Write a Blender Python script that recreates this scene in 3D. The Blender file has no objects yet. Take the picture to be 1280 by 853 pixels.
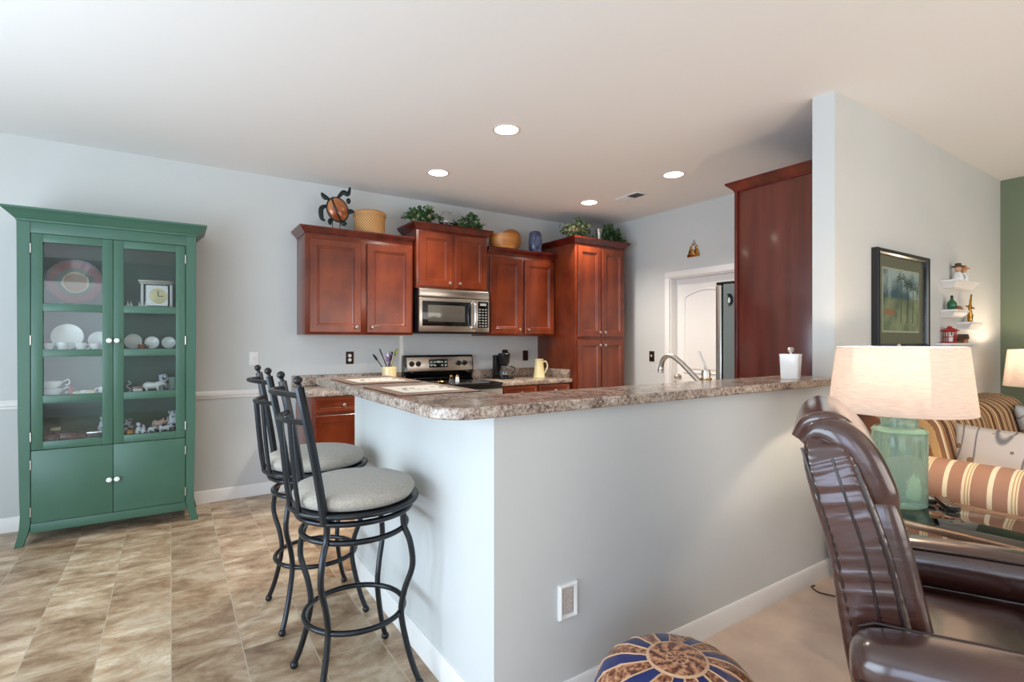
import bpy, bmesh, math, random
from mathutils import Vector, Matrix, Euler
random.seed(7)
PI = math.pi
SC = bpy.context.scene
COL = SC.collection

# ---------------------------------------------------------------- camera
F_PX, YAW, EYE = 645.0, 33.45, 1.315
cd = bpy.data.cameras.new('camera'); cam = bpy.data.objects.new('camera', cd); COL.objects.link(cam)
cd.sensor_width = 36; cd.lens = F_PX / 1280 * 36; cd.clip_start = .02; cd.clip_end = 100
cam.location = (0, 0, EYE); cam.rotation_euler = (math.radians(90), 0, math.radians(-YAW))
SC.camera = cam

# ---------------------------------------------------------------- view
vs = SC.view_settings
vs.view_transform = 'Standard'; vs.look = 'None'; vs.gamma = 1; vs.use_curve_mapping = False
vs.exposure = 0.30

# ---------------------------------------------------------------- world and lights
w = bpy.data.worlds.new('World'); SC.world = w; w.use_nodes = True
w.node_tree.nodes['Background'].inputs[0].default_value = (.72, .84, 1, 1)
w.node_tree.nodes['Background'].inputs[1].default_value = 1.0

def area(name, loc, rot, sx, sy, power, color):
    l = bpy.data.lights.new(name, 'AREA'); l.shape = 'RECTANGLE'; l.size = sx; l.size_y = sy
    l.energy = power; l.color = color
    o = bpy.data.objects.new(name, l); o.location = loc; o.rotation_euler = rot; COL.objects.link(o); return o
def point(name, loc, power, color, r=.04):
    l = bpy.data.lights.new(name, 'POINT'); l.energy = power; l.color = color; l.shadow_soft_size = r
    o = bpy.data.objects.new(name, l); o.location = loc; COL.objects.link(o); return o
# daylight at the windows (patio door left, dining window behind), plus two added living room fills
area('daylight_patio', (-2.40, 1.7, 1.15), (0, math.radians(-122), 0), 2.1, 3.0, 118, (.68, .84, 1))
area('fill_left_living', (-2.42, -1.3, 1.25), (0, math.radians(-92), 0), 2.0, 1.8, 42, (.62, .74, 1))  # unseen fill, added to put a blue sheen on the recliner's side
area('daylight_rear_dining', (-1.6, -2.74, 1.35), (math.radians(120), 0, 0), 1.5, 2.4, 24, (.84, .92, 1))
area('fill_rear_living', (3.2, -2.74, 1.45), (math.radians(128), 0, 0), 3.4, 1.9, 52, (1, .88, .75))  # unseen warm fill, added to brighten and warm the living room side

# ---------------------------------------------------------------- colour + materials
def L1(c):
    c /= 255.0
    return c / 12.92 if c <= .04045 else ((c + .055) / 1.055) ** 2.4
def C(r, g, b): return (L1(r), L1(g), L1(b), 1)

def mat(name, col, rough=.5, metal=0, col2=None, scale=8, stretch=(1, 1, 1), bump=0, bscale=60, coat=0,
        trans=0, ior=1.45, emit=0, spec=.5, detail=4, contrast=(.35, .65), sheen=0, bstretch=None, coat_r=.12):
    m = bpy.data.materials.new(name); m.use_nodes = True
    nt = m.node_tree; N = nt.nodes; b = N['Principled BSDF']
    b.inputs['Base Color'].default_value = col; b.inputs['Roughness'].default_value = rough
    b.inputs['Metallic'].default_value = metal; b.inputs['IOR'].default_value = ior
    b.inputs['Coat Weight'].default_value = coat; b.inputs['Coat Roughness'].default_value = coat_r
    b.inputs['Transmission Weight'].default_value = trans
    b.inputs['Specular IOR Level'].default_value = spec
    b.inputs['Sheen Weight'].default_value = sheen
    if emit:
        b.inputs['Emission Color'].default_value = col; b.inputs['Emission Strength'].default_value = emit
    tc = N.new('ShaderNodeTexCoord')
    def noise(sc, st, det=4):
        mp = N.new('ShaderNodeMapping'); mp.inputs['Scale'].default_value = st
        nt.links.new(tc.outputs['Object'], mp.inputs['Vector'])
        n = N.new('ShaderNodeTexNoise'); n.inputs['Scale'].default_value = sc; n.inputs['Detail'].default_value = det
        nt.links.new(mp.outputs[0], n.inputs['Vector']); return n
    if col2:
        n = noise(scale, stretch, detail)
        cr = N.new('ShaderNodeValToRGB'); cr.color_ramp.elements[0].color = col; cr.color_ramp.elements[1].color = col2
        cr.color_ramp.elements[0].position = contrast[0]; cr.color_ramp.elements[1].position = contrast[1]
        nt.links.new(n.outputs['Fac'], cr.inputs['Fac']); nt.links.new(cr.outputs[0], b.inputs['Base Color'])
    if bump:
        n = noise(bscale, bstretch or (1, 1, 1), 3)
        bp = N.new('ShaderNodeBump'); bp.inputs['Strength'].default_value = bump; bp.inputs['Distance'].default_value = .004
        nt.links.new(n.outputs['Fac'], bp.inputs['Height']); nt.links.new(bp.outputs[0], b.inputs['Normal'])
    return m

def ramp(N, stops, interp='CONSTANT'):
    cr = N.new('ShaderNodeValToRGB'); cr.color_ramp.interpolation = interp
    els = cr.color_ramp.elements
    els[0].position, els[0].color = stops[0]; els[1].position, els[1].color = stops[1]
    for p, c in stops[2:]:
        e = els.new(p); e.color = c
    return cr
def math_n(N, nt, op, a, b=None):
    n = N.new('ShaderNodeMath'); n.operation = op
    for i, v in enumerate((a, b)):
        if v is None: continue
        if isinstance(v, (int, float)): n.inputs[i].default_value = v
        else: nt.links.new(v, n.inputs[i])
    return n.outputs[0]

M = {}
M['wall'] = mat('wall_paint', C(205, 207, 204), .75, col2=C(209, 211, 208), scale=1.5, bump=.03, bscale=160)
M['green_wall'] = mat('green_wall_paint', C(112, 124, 102), .75, bump=.03, bscale=160)
M['ceiling'] = mat('ceiling_paint', C(238, 235, 231), .85, bump=.05, bscale=120)
M['trim'] = mat('white_trim_paint', C(238, 236, 232), .35)
M['carpet'] = mat('beige_carpet', C(206, 180, 160), .95, col2=C(222, 198, 176), scale=5, bump=.8, bscale=240, detail=8, sheen=.2)
M['cherry'] = mat('cherry_wood', C(82, 27, 12), .28, col2=C(132, 58, 27), scale=3.2, stretch=(1.4, 1.4, .8), coat=.25, bump=.02, bscale=90, detail=5, contrast=(.3, .7))
M['cherry_dark'] = mat('dark_cherry_wood', C(72, 17, 11), .26, col2=C(104, 30, 18), scale=4, stretch=(2, 2, .5), coat=.3)
M['cherry_panel'] = mat('cherry_veneer', C(90, 36, 25), .28, col2=C(102, 44, 31), scale=5, stretch=(3, 3, .4), coat=.45, contrast=(.4, .6))
M['china_green'] = mat('green_paint', C(70, 107, 89), .36, col2=C(64, 100, 83), scale=2.5, bump=.02, bscale=90)
M['nickel'] = mat('brushed_nickel', C(205, 200, 190), .28, 1)
M['chrome'] = mat('chrome', C(225, 225, 228), .12, 1)
M['steel'] = mat('stainless_steel', C(196, 188, 178), .28, 1, bump=.03, bscale=40, bstretch=(1, 1, 40))
M['steel_side'] = mat('grey_appliance_side', C(128, 138, 136), .45, .2, bump=.06, bscale=240)
M['black_glass'] = mat('black_glass', C(10, 11, 12), .06, coat=.5)
M['black_plastic'] = mat('black_plastic', C(22, 22, 24), .3)
M['iron'] = mat('dark_iron', C(33, 37, 42), .28, .55, coat=.3)
M['fabric'] = mat('grey_beige_weave', C(158, 151, 138), .9, col2=C(178, 171, 158), scale=140, bump=.5, bscale=260, detail=6, sheen=.3)
M['leather'] = mat('brown_leather', C(46, 25, 21), .24, col2=C(74, 42, 33), scale=3, coat=.9, coat_r=.19, bump=.8, bscale=7, bstretch=(1.0, 1.0, 3.2), spec=.6)
M['leather_dark'] = mat('dark_leather_piping', C(36, 19, 15), .35, coat=.2)
M['glass'] = mat('clear_glass', (1, 1, 1, 1), .0, trans=1, ior=1.45)
M['pane'] = None
M['seaglass'] = mat('sea_green_glass', C(176, 214, 198), .06, trans=.72, ior=1.12, bump=.5, bscale=26, coat=.5)
M['white_china'] = mat('white_china', C(238, 238, 234), .15, coat=.4)
M['delft'] = mat('blue_white_china', C(235, 238, 242), .15, col2=C(40, 62, 130), scale=38, contrast=(.52, .57), coat=.4)
M['bronze_plate'] = mat('dark_bronze', C(62, 44, 34), .35, .6)
M['white_plastic'] = mat('white_plastic', C(234, 234, 230), .35)
M['wicker'] = None
M['maple'] = mat('golden_wood', C(176, 112, 52), .4, col2=C(206, 142, 76), scale=4, stretch=(1, 1, 5))
M['leaf'] = mat('ivy_green', C(40, 70, 40), .5, col2=C(88, 118, 74), scale=30)
M['leaf_pale'] = mat('ivy_variegated', C(178, 184, 138), .55, col2=C(120, 140, 96), scale=40)
M['twig'] = mat('twig', C(80, 62, 40), .8)
M['bluegl'] = mat('blue_glaze', C(52, 62, 92), .2, col2=C(98, 110, 142), scale=12, coat=.4)
M['cream_gl'] = mat('cream_glaze', C(226, 208, 150), .25, col2=C(236, 224, 180), scale=9, coat=.4)
M['red'] = mat('red_paint', C(164, 26, 26), .35)
M['gold'] = mat('brass', C(190, 138, 62), .25, 1)
M['darkwood'] = mat('dark_wood', C(52, 32, 24), .35)
M['teal'] = mat('dark_patina', C(42, 52, 50), .4, .6)
M['copper'] = mat('copper_enamel', C(136, 58, 22), .2, .3, col2=C(206, 138, 92), scale=9, coat=.5)
M['bronze_frame'] = mat('champagne_metal', C(168, 136, 112), .3, .7)
M['purple'] = mat('purple_silicone', C(150, 112, 156), .5)
M['olive'] = mat('olive_plastic', C(138, 138, 58), .5)
M['redbrown'] = mat('dark_red_lacquer', C(78, 26, 28), .2, col2=C(108, 44, 42), scale=30)
M['bulb'] = mat('lit_bulb', (1, .93, .82, 1), .5, emit=9)
M['light_trim'] = mat('light_trim', C(226, 214, 204), .4)

# glass pane that lets the light of the room through and mirrors it
for nm_, mul_ in (('pane', .95), ('picture_pane', .35), ('table_pane', 1.6)):
  m = bpy.data.materials.new(nm_ + '_glass'); m.use_nodes = True; nt = m.node_tree; N = nt.nodes; N.clear()
  o_ = N.new('ShaderNodeOutputMaterial'); mx = N.new('ShaderNodeMixShader'); tr = N.new('ShaderNodeBsdfTransparent'); gl = N.new('ShaderNodeBsdfGlossy')
  tr.inputs[0].default_value = (.95, .98, .97, 1); gl.inputs['Roughness'].default_value = .02
  fr = N.new('ShaderNodeFresnel'); fr.inputs[0].default_value = 1.55
  nt.links.new(math_n(N, nt, 'MULTIPLY', fr.outputs[0], mul_), mx.inputs[0]); nt.links.new(tr.outputs[0], mx.inputs[1]); nt.links.new(gl.outputs[0], mx.inputs[2]); nt.links.new(mx.outputs[0], o_.inputs[0])
  M[nm_] = m

def mat_nodes(name, rough=.5, coat=0, metal=0):
    m = bpy.data.materials.new(name); m.use_nodes = True
    b = m.node_tree.nodes['Principled BSDF']; b.inputs['Roughness'].default_value = rough
    b.inputs['Coat Weight'].default_value = coat; b.inputs['Metallic'].default_value = metal
    return m, m.node_tree, m.node_tree.nodes, b

# floor tiles
m, nt, N, b = mat_nodes('stone_look_tile', .32)
tc = N.new('ShaderNodeTexCoord'); mp = N.new('ShaderNodeMapping'); mp.inputs['Rotation'].default_value = (0, 0, PI / 2)
mp.inputs['Location'].default_value = (-.06, .0, 0)
nt.links.new(tc.outputs['Object'], mp.inputs['Vector'])
br = N.new('ShaderNodeTexBrick'); br.offset = .5; br.offset_frequency = 2; br.squash = 1
br.inputs['Color1'].default_value = (0, 0, 0, 1); br.inputs['Color2'].default_value = (1, 1, 1, 1); br.inputs['Mortar'].default_value = (.5, .5, .5, 1)
br.inputs['Scale'].default_value = 1; br.inputs['Mortar Size'].default_value = .0022; br.inputs['Mortar Smooth'].default_value = .3
br.inputs['Brick Width'].default_value = .505; br.inputs['Row Height'].default_value = .256; br.inputs['Bias'].default_value = 0
nt.links.new(mp.outputs[0], br.inputs['Vector'])
# noise veins, shifted from tile to tile
mp2 = N.new('ShaderNodeMapping'); mp2.inputs['Scale'].default_value = (1.5, 2.6, 1); mp2.inputs['Rotation'].default_value = (0, 0, .5)
va = N.new('ShaderNodeVectorMath'); va.operation = 'ADD'
sx = N.new('ShaderNodeVectorMath'); sx.operation = 'SCALE'; sx.inputs['Scale'].default_value = 6
nt.links.new(br.outputs['Color'], sx.inputs[0]); nt.links.new(tc.outputs['Object'], va.inputs[0]); nt.links.new(sx.outputs[0], va.inputs[1])
nt.links.new(va.outputs[0], mp2.inputs['Vector'])
nz = N.new('ShaderNodeTexNoise'); nz.inputs['Scale'].default_value = 3.0; nz.inputs['Detail'].default_value = 10; nz.inputs['Roughness'].default_value = .7; nz.inputs['Distortion'].default_value = .35
nt.links.new(mp2.outputs[0], nz.inputs['Vector'])
cr = ramp(N, [(.34, C(132, 106, 82)), (.45, C(170, 144, 116)), (.53, C(190, 168, 140)), (.64, C(216, 200, 176))], 'LINEAR')
nt.links.new(nz.outputs['Fac'], cr.inputs[0])
hs = N.new('ShaderNodeMixRGB'); hs.blend_type = 'MULTIPLY'; hs.inputs[0].default_value = 1
tone = ramp(N, [(0, (.76, .72, .68, 1)), (.5, (.97, .93, .89, 1)), (1, (1.12, 1.12, 1.10, 1))], 'LINEAR')
nt.links.new(br.outputs['Color'], tone.inputs[0]); nt.links.new(cr.outputs[0], hs.inputs[1]); nt.links.new(tone.outputs[0], hs.inputs[2])
mg = N.new('ShaderNodeMixRGB'); mg.inputs[2].default_value = C(186, 172, 150)
nt.links.new(br.outputs['Fac'], mg.inputs[0]); nt.links.new(hs.outputs[0], mg.inputs[1]); nt.links.new(mg.outputs[0], b.inputs['Base Color'])
bp = N.new('ShaderNodeBump'); bp.inputs['Strength'].default_value = .25; bp.inputs['Distance'].default_value = .003; bp.invert = True
nt.links.new(br.outputs['Fac'], bp.inputs['Height']); nt.links.new(bp.outputs[0], b.inputs['Normal'])
M['tile'] = m

# speckled laminate
m, nt, N, b = mat_nodes('speckled_granite', .22, .15)
tc = N.new('ShaderNodeTexCoord')
n1 = N.new('ShaderNodeTexNoise'); n1.inputs['Scale'].default_value = 70; n1.inputs['Detail'].default_value = 8; n1.inputs['Roughness'].default_value = .75
n2 = N.new('ShaderNodeTexNoise'); n2.inputs['Scale'].default_value = 14; n2.inputs['Detail'].default_value = 5
nt.links.new(tc.outputs['Object'], n1.inputs['Vector']); nt.links.new(tc.outputs['Object'], n2.inputs['Vector'])
s = math_n(N, nt, 'ADD', math_n(N, nt, 'MULTIPLY', n1.outputs['Fac'], .72), math_n(N, nt, 'MULTIPLY', n2.outputs['Fac'], .28))
cr = ramp(N, [(.36, C(46, 38, 36)), (.44, C(112, 94, 82)), (.49, C(156, 138, 124)), (.56, C(186, 170, 154)), (.64, C(214, 206, 194))], 'LINEAR')
nt.links.new(s, cr.inputs[0]); nt.links.new(cr.outputs[0], b.inputs['Base Color'])
M['granite'] = m

# basket weave
m, nt, N, b = mat_nodes('wicker_weave', .6)
tc = N.new('ShaderNodeTexCoord'); sp = N.new('ShaderNodeSeparateXYZ'); nt.links.new(tc.outputs['Object'], sp.inputs[0])
ang = math_n(N, nt, 'ARCTAN2', sp.outputs[1], sp.outputs[0])
a = math_n(N, nt, 'SINE', math_n(N, nt, 'MULTIPLY', ang, 34)); z = math_n(N, nt, 'SINE', math_n(N, nt, 'MULTIPLY', sp.outputs[2], 260))
v = math_n(N, nt, 'ADD', math_n(N, nt, 'MULTIPLY', math_n(N, nt, 'MULTIPLY', a, z), .35), .5)
cr = ramp(N, [(.15, C(112, 66, 30)), (.45, C(184, 128, 72)), (.8, C(228, 184, 122))], 'LINEAR')
nt.links.new(v, cr.inputs[0]); nt.links.new(cr.outputs[0], b.inputs['Base Color'])
bp = N.new('ShaderNodeBump'); bp.inputs['Strength'].default_value = .9; bp.inputs['Distance'].default_value = .004
nt.links.new(v, bp.inputs['Height']); nt.links.new(bp.outputs[0], b.inputs['Normal'])
M['wicker'] = m

def stripes(name, axis, period, stops, rough=.85, skew=0, bump=.25, phase=0):
    m, nt, N, b = mat_nodes(name, rough)
    tc = N.new('ShaderNodeTexCoord'); sp = N.new('ShaderNodeSeparateXYZ'); nt.links.new(tc.outputs['Object'], sp.inputs[0])
    v = sp.outputs[axis]
    if skew: v = math_n(N, nt, 'ADD', v, math_n(N, nt, 'MULTIPLY', sp.outputs[2], skew))
    f = math_n(N, nt, 'FRACT', math_n(N, nt, 'ADD', math_n(N, nt, 'DIVIDE', v, period), 10 + phase))
    cr = ramp(N, stops); nt.links.new(f, cr.inputs[0]); nt.links.new(cr.outputs[0], b.inputs['Base Color'])
    n = N.new('ShaderNodeTexNoise'); n.inputs['Scale'].default_value = 300; nt.links.new(tc.outputs['Object'], n.inputs['Vector'])
    bp = N.new('ShaderNodeBump'); bp.inputs['Strength'].default_value = bump; bp.inputs['Distance'].default_value = .002
    nt.links.new(n.outputs['Fac'], bp.inputs['Height']); nt.links.new(bp.outputs[0], b.inputs['Normal'])
    return m
tan, cream, dk, gold_, mid = C(166, 124, 100), C(230, 214, 182), C(84, 48, 28), C(196, 158, 104), C(142, 98, 64)
M['arm_stripe'] = stripes('wide_striped_upholstery', 1, .158, [(0, tan), (.30, cream), (.33, gold_), (.36, cream), (.40, gold_), (.43, cream), (.50, tan), (.82, cream), (.93, tan)])
M['back_stripe'] = stripes('narrow_striped_upholstery', 0, .17, [(0, dk), (.17, gold_), (.22, mid), (.28, cream), (.32, mid), (.42, gold_), (.48, dk), (.58, mid), (.63, gold_), (.68, mid), (.78, cream), (.82, gold_), (.88, mid)], skew=0.0)

# linen lamp shade: lets light through
m, nt, N, b = mat_nodes('linen_shade', .9)
N.clear(); o_ = N.new('ShaderNodeOutputMaterial'); mx = N.new('ShaderNodeMixShader'); mx.inputs[0].default_value = .55
df = N.new('ShaderNodeBsdfDiffuse'); tl = N.new('ShaderNodeBsdfTranslucent')
tc = N.new('ShaderNodeTexCoord'); mpa = N.new('ShaderNodeMapping'); mpa.inputs['Scale'].default_value = (1, 1, 14)
n = N.new('ShaderNodeTexNoise'); n.inputs['Scale'].default_value = 22; n.inputs['Detail'].default_value = 5
nt.links.new(tc.outputs['Object'], mpa.inputs[0]); nt.links.new(mpa.outputs[0], n.inputs['Vector'])
cr = ramp(N, [(.35, C(216, 206, 200)), (.65, C(232, 224, 217))], 'LINEAR'); nt.links.new(n.outputs['Fac'], cr.inputs[0])
nt.links.new(cr.outputs[0], df.inputs[0]); nt.links.new(cr.outputs[0], tl.inputs[0])
nt.links.new(df.outputs[0], mx.inputs[1]); nt.links.new(tl.outputs[0], mx.inputs[2]); nt.links.new(mx.outputs[0], o_.inputs[0])
M['shade'] = m

# pouf leather: sectors of blue and tooled tan
m, nt, N, b = mat_nodes('tooled_pouf_leather', .35, .3)
tc = N.new('ShaderNodeTexCoord'); sp = N.new('ShaderNodeSeparateXYZ'); nt.links.new(tc.outputs['Object'], sp.inputs[0])
r2 = math_n(N, nt, 'SQRT', math_n(N, nt, 'ADD', math_n(N, nt, 'POWER', sp.outputs[0], 2), math_n(N, nt, 'POWER', sp.outputs[1], 2)))
ang = math_n(N, nt, 'DIVIDE', math_n(N, nt, 'ARCTAN2', sp.outputs[1], sp.outputs[0]), 2 * PI)
t = math_n(N, nt, 'FRACT', math_n(N, nt, 'ADD', math_n(N, nt, 'MULTIPLY', ang, 9), math_n(N, nt, 'ADD', math_n(N, nt, 'MULTIPLY', r2, 2.0), 20)))
nzz = N.new('ShaderNodeTexNoise'); nzz.inputs['Scale'].default_value = 75; nzz.inputs['Detail'].default_value = 5; nt.links.new(tc.outputs['Object'], nzz.inputs['Vector'])
tool = ramp(N, [(.38, C(78, 38, 20)), (.5, C(150, 92, 58)), (.62, C(196, 146, 108))], 'LINEAR'); nt.links.new(nzz.outputs['Fac'], tool.inputs[0])
sec = ramp(N, [(0, (0, 0, 0, 1)), (.42, (.5, .5, .5, 1)), (.46, (1, 1, 1, 1)), (.96, (.5, .5, .5, 1))]); nt.links.new(t, sec.inputs[0])
blue = N.new('ShaderNodeMixRGB'); blue.inputs[1].default_value = C(12, 34, 96); nt.links.new(tool.outputs[0], blue.inputs[2])
nt.links.new(math_n(N, nt, 'GREATER_THAN', sec.outputs[0], .9), blue.inputs[0])
st = N.new('ShaderNodeMixRGB'); st.inputs[2].default_value = C(206, 166, 130); nt.links.new(blue.outputs[0], st.inputs[1])
e1 = math_n(N, nt, 'COMPARE', sec.outputs[0], .5); e1.node.inputs[2].default_value = .15
nt.links.new(e1, st.inputs[0]); nt.links.new(st.outputs[0], b.inputs['Base Color'])
M['pouf'] = m
m, nt, N, b = mat_nodes('tooled_medallion_leather', .35, .25)
tc = N.new('ShaderNodeTexCoord'); sp = N.new('ShaderNodeSeparateXYZ'); nt.links.new(tc.outputs['Object'], sp.inputs[0])
r2 = math_n(N, nt, 'SQRT', math_n(N, nt, 'ADD', math_n(N, nt, 'POWER', sp.outputs[0], 2), math_n(N, nt, 'POWER', sp.outputs[1], 2)))
ang = math_n(N, nt, 'ARCTAN2', sp.outputs[1], sp.outputs[0])
sw = math_n(N, nt, 'SINE', math_n(N, nt, 'ADD', math_n(N, nt, 'MULTIPLY', ang, 9), math_n(N, nt, 'MULTIPLY', r2, 90)))
nzz = N.new('ShaderNodeTexNoise'); nzz.inputs['Scale'].default_value = 90; nt.links.new(tc.outputs['Object'], nzz.inputs['Vector'])
vv = math_n(N, nt, 'ADD', math_n(N, nt, 'MULTIPLY', sw, .15), nzz.outputs['Fac'])
tool = ramp(N, [(.35, C(84, 42, 24)), (.5, C(164, 104, 70)), (.7, C(204, 152, 114))], 'LINEAR'); nt.links.new(vv, tool.inputs[0])
ring = ramp(N, [(0, (0, 0, 0, 1)), (.32, (1, 1, 1, 1)), (.35, (0, 0, 0, 1)), (.9, (1, 1, 1, 1))]); nt.links.new(math_n(N, nt, 'DIVIDE', r2, .092), ring.inputs[0])
mr = N.new('ShaderNodeMixRGB'); mr.inputs[2].default_value = C(212, 172, 136); nt.links.new(ring.outputs[0], mr.inputs[0]); nt.links.new(tool.outputs[0], mr.inputs[1]); nt.links.new(mr.outputs[0], b.inputs['Base Color'])
M['medallion'] = m

# printed pillow: vines on off white
def vine_mat(name, base, line, sc):
    m, nt, N, b = mat_nodes(name, .85)
    tc = N.new('ShaderNodeTexCoord'); wv = N.new('ShaderNodeTexWave'); wv.wave_type = 'RINGS'; wv.inputs['Scale'].default_value = sc; wv.inputs['Distortion'].default_value = 9; wv.inputs['Detail'].default_value = 0; wv.inputs['Detail Scale'].default_value = 1.1
    nt.links.new(tc.outputs['Object'], wv.inputs['Vector'])
    cr = ramp(N, [(0, line), (.07, base)], 'LINEAR'); nt.links.new(wv.outputs['Fac'], cr.inputs[0])
    vo = N.new('ShaderNodeTexVoronoi'); vo.inputs['Scale'].default_value = 11; nt.links.new(tc.outputs['Object'], vo.inputs['Vector'])
    c2 = ramp(N, [(0, (1, 1, 1, 1)), (.17, (0, 0, 0, 1))]); nt.links.new(vo.outputs['Distance'], c2.inputs[0])
    mx = N.new('ShaderNodeMixRGB'); mx.inputs[2].default_value = C(160, 128, 92); nt.links.new(c2.outputs[0], mx.inputs[0]); nt.links.new(cr.outputs[0], mx.inputs[1]); nt.links.new(mx.outputs[0], b.inputs['Base Color'])
    return m
M['pillow'] = vine_mat('vine_print_cotton', C(226, 214, 202), C(136, 130, 128), 3.2)
M['pillow_grey'] = vine_mat('grey_print_cotton', C(186, 186, 184), C(120, 122, 126), 3)
# placemat print
m, nt, N, b = mat_nodes('printed_placemat', .6)
tc = N.new('ShaderNodeTexCoord'); vo = N.new('ShaderNodeTexVoronoi'); vo.inputs['Scale'].default_value = 26; nt.links.new(tc.outputs['Object'], vo.inputs['Vector'])
sp = N.new('ShaderNodeSeparateXYZ'); nt.links.new(tc.outputs['Object'], sp.inputs[0])
ins = math_n(N, nt, 'LESS_THAN', math_n(N, nt, 'ABSOLUTE', sp.outputs[1]), .05)
spot = math_n(N, nt, 'MULTIPLY', math_n(N, nt, 'LESS_THAN', vo.outputs['Distance'], .34), ins)
mx = N.new('ShaderNodeMixRGB'); mx.inputs[1].default_value = C(228, 222, 208); mx.inputs[2].default_value = C(60, 56, 50); nt.links.new(spot, mx.inputs[0]); nt.links.new(mx.outputs[0], b.inputs['Base Color'])
M['mat_print'] = m
M['mat_border'] = mat('brown_placemat', C(150, 124, 104), .6, col2=C(134, 108, 90), scale=20)
M['mat_edge'] = mat('placemat_edging', C(56, 34, 28), .6)
# platter: red rim, green band, tan middle
m, nt, N, b = mat_nodes('glazed_platter', .2, .4)
tc = N.new('ShaderNodeTexCoord'); ln = N.new('ShaderNodeVectorMath'); ln.operation = 'LENGTH'; nt.links.new(tc.outputs['Object'], ln.inputs[0])
nzz = N.new('ShaderNodeTexNoise'); nzz.inputs['Scale'].default_value = 40; nt.links.new(tc.outputs['Object'], nzz.inputs['Vector'])
rr = math_n(N, nt, 'ADD', math_n(N, nt, 'DIVIDE', ln.outputs['Value'], .155), math_n(N, nt, 'MULTIPLY', math_n(N, nt, 'SUBTRACT', nzz.outputs['Fac'], .5), .12))
cr = ramp(N, [(0, C(132, 100, 72)), (.42, C(170, 150, 108)), (.47, C(50, 64, 48)), (.66, C(112, 40, 32)), (.93, C(60, 30, 28))]); nt.links.new(rr, cr.inputs[0]); nt.links.new(cr.outputs[0], b.inputs['Base Color'])
M['platter'] = m
# art print
m, nt, N, b = mat_nodes('beach_print', .5)
tc = N.new('ShaderNodeTexCoord'); sp = N.new('ShaderNodeSeparateXYZ'); nt.links.new(tc.outputs['Object'], sp.inputs[0])
nzz = N.new('ShaderNodeTexNoise'); nzz.inputs['Scale'].default_value = 7; nzz.inputs['Detail'].default_value = 5; nt.links.new(tc.outputs['Object'], nzz.inputs['Vector'])
sky = ramp(N, [(.42, C(44, 82, 112)), (.6, C(196, 204, 204))], 'LINEAR'); nt.links.new(nzz.outputs['Fac'], sky.inputs[0])
land = ramp(N, [(.35, C(84, 96, 76)), (.6, C(168, 168, 132))], 'LINEAR'); nt.links.new(nzz.outputs['Fac'], land.inputs[0])
mx = N.new('ShaderNodeMixRGB'); nt.links.new(math_n(N, nt, 'LESS_THAN', sp.outputs[2], .21), mx.inputs[0]); nt.links.new(sky.outputs[0], mx.inputs[1]); nt.links.new(land.outputs[0], mx.inputs[2]); nt.links.new(mx.outputs[0], b.inputs['Base Color'])
M['print'] = m

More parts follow.
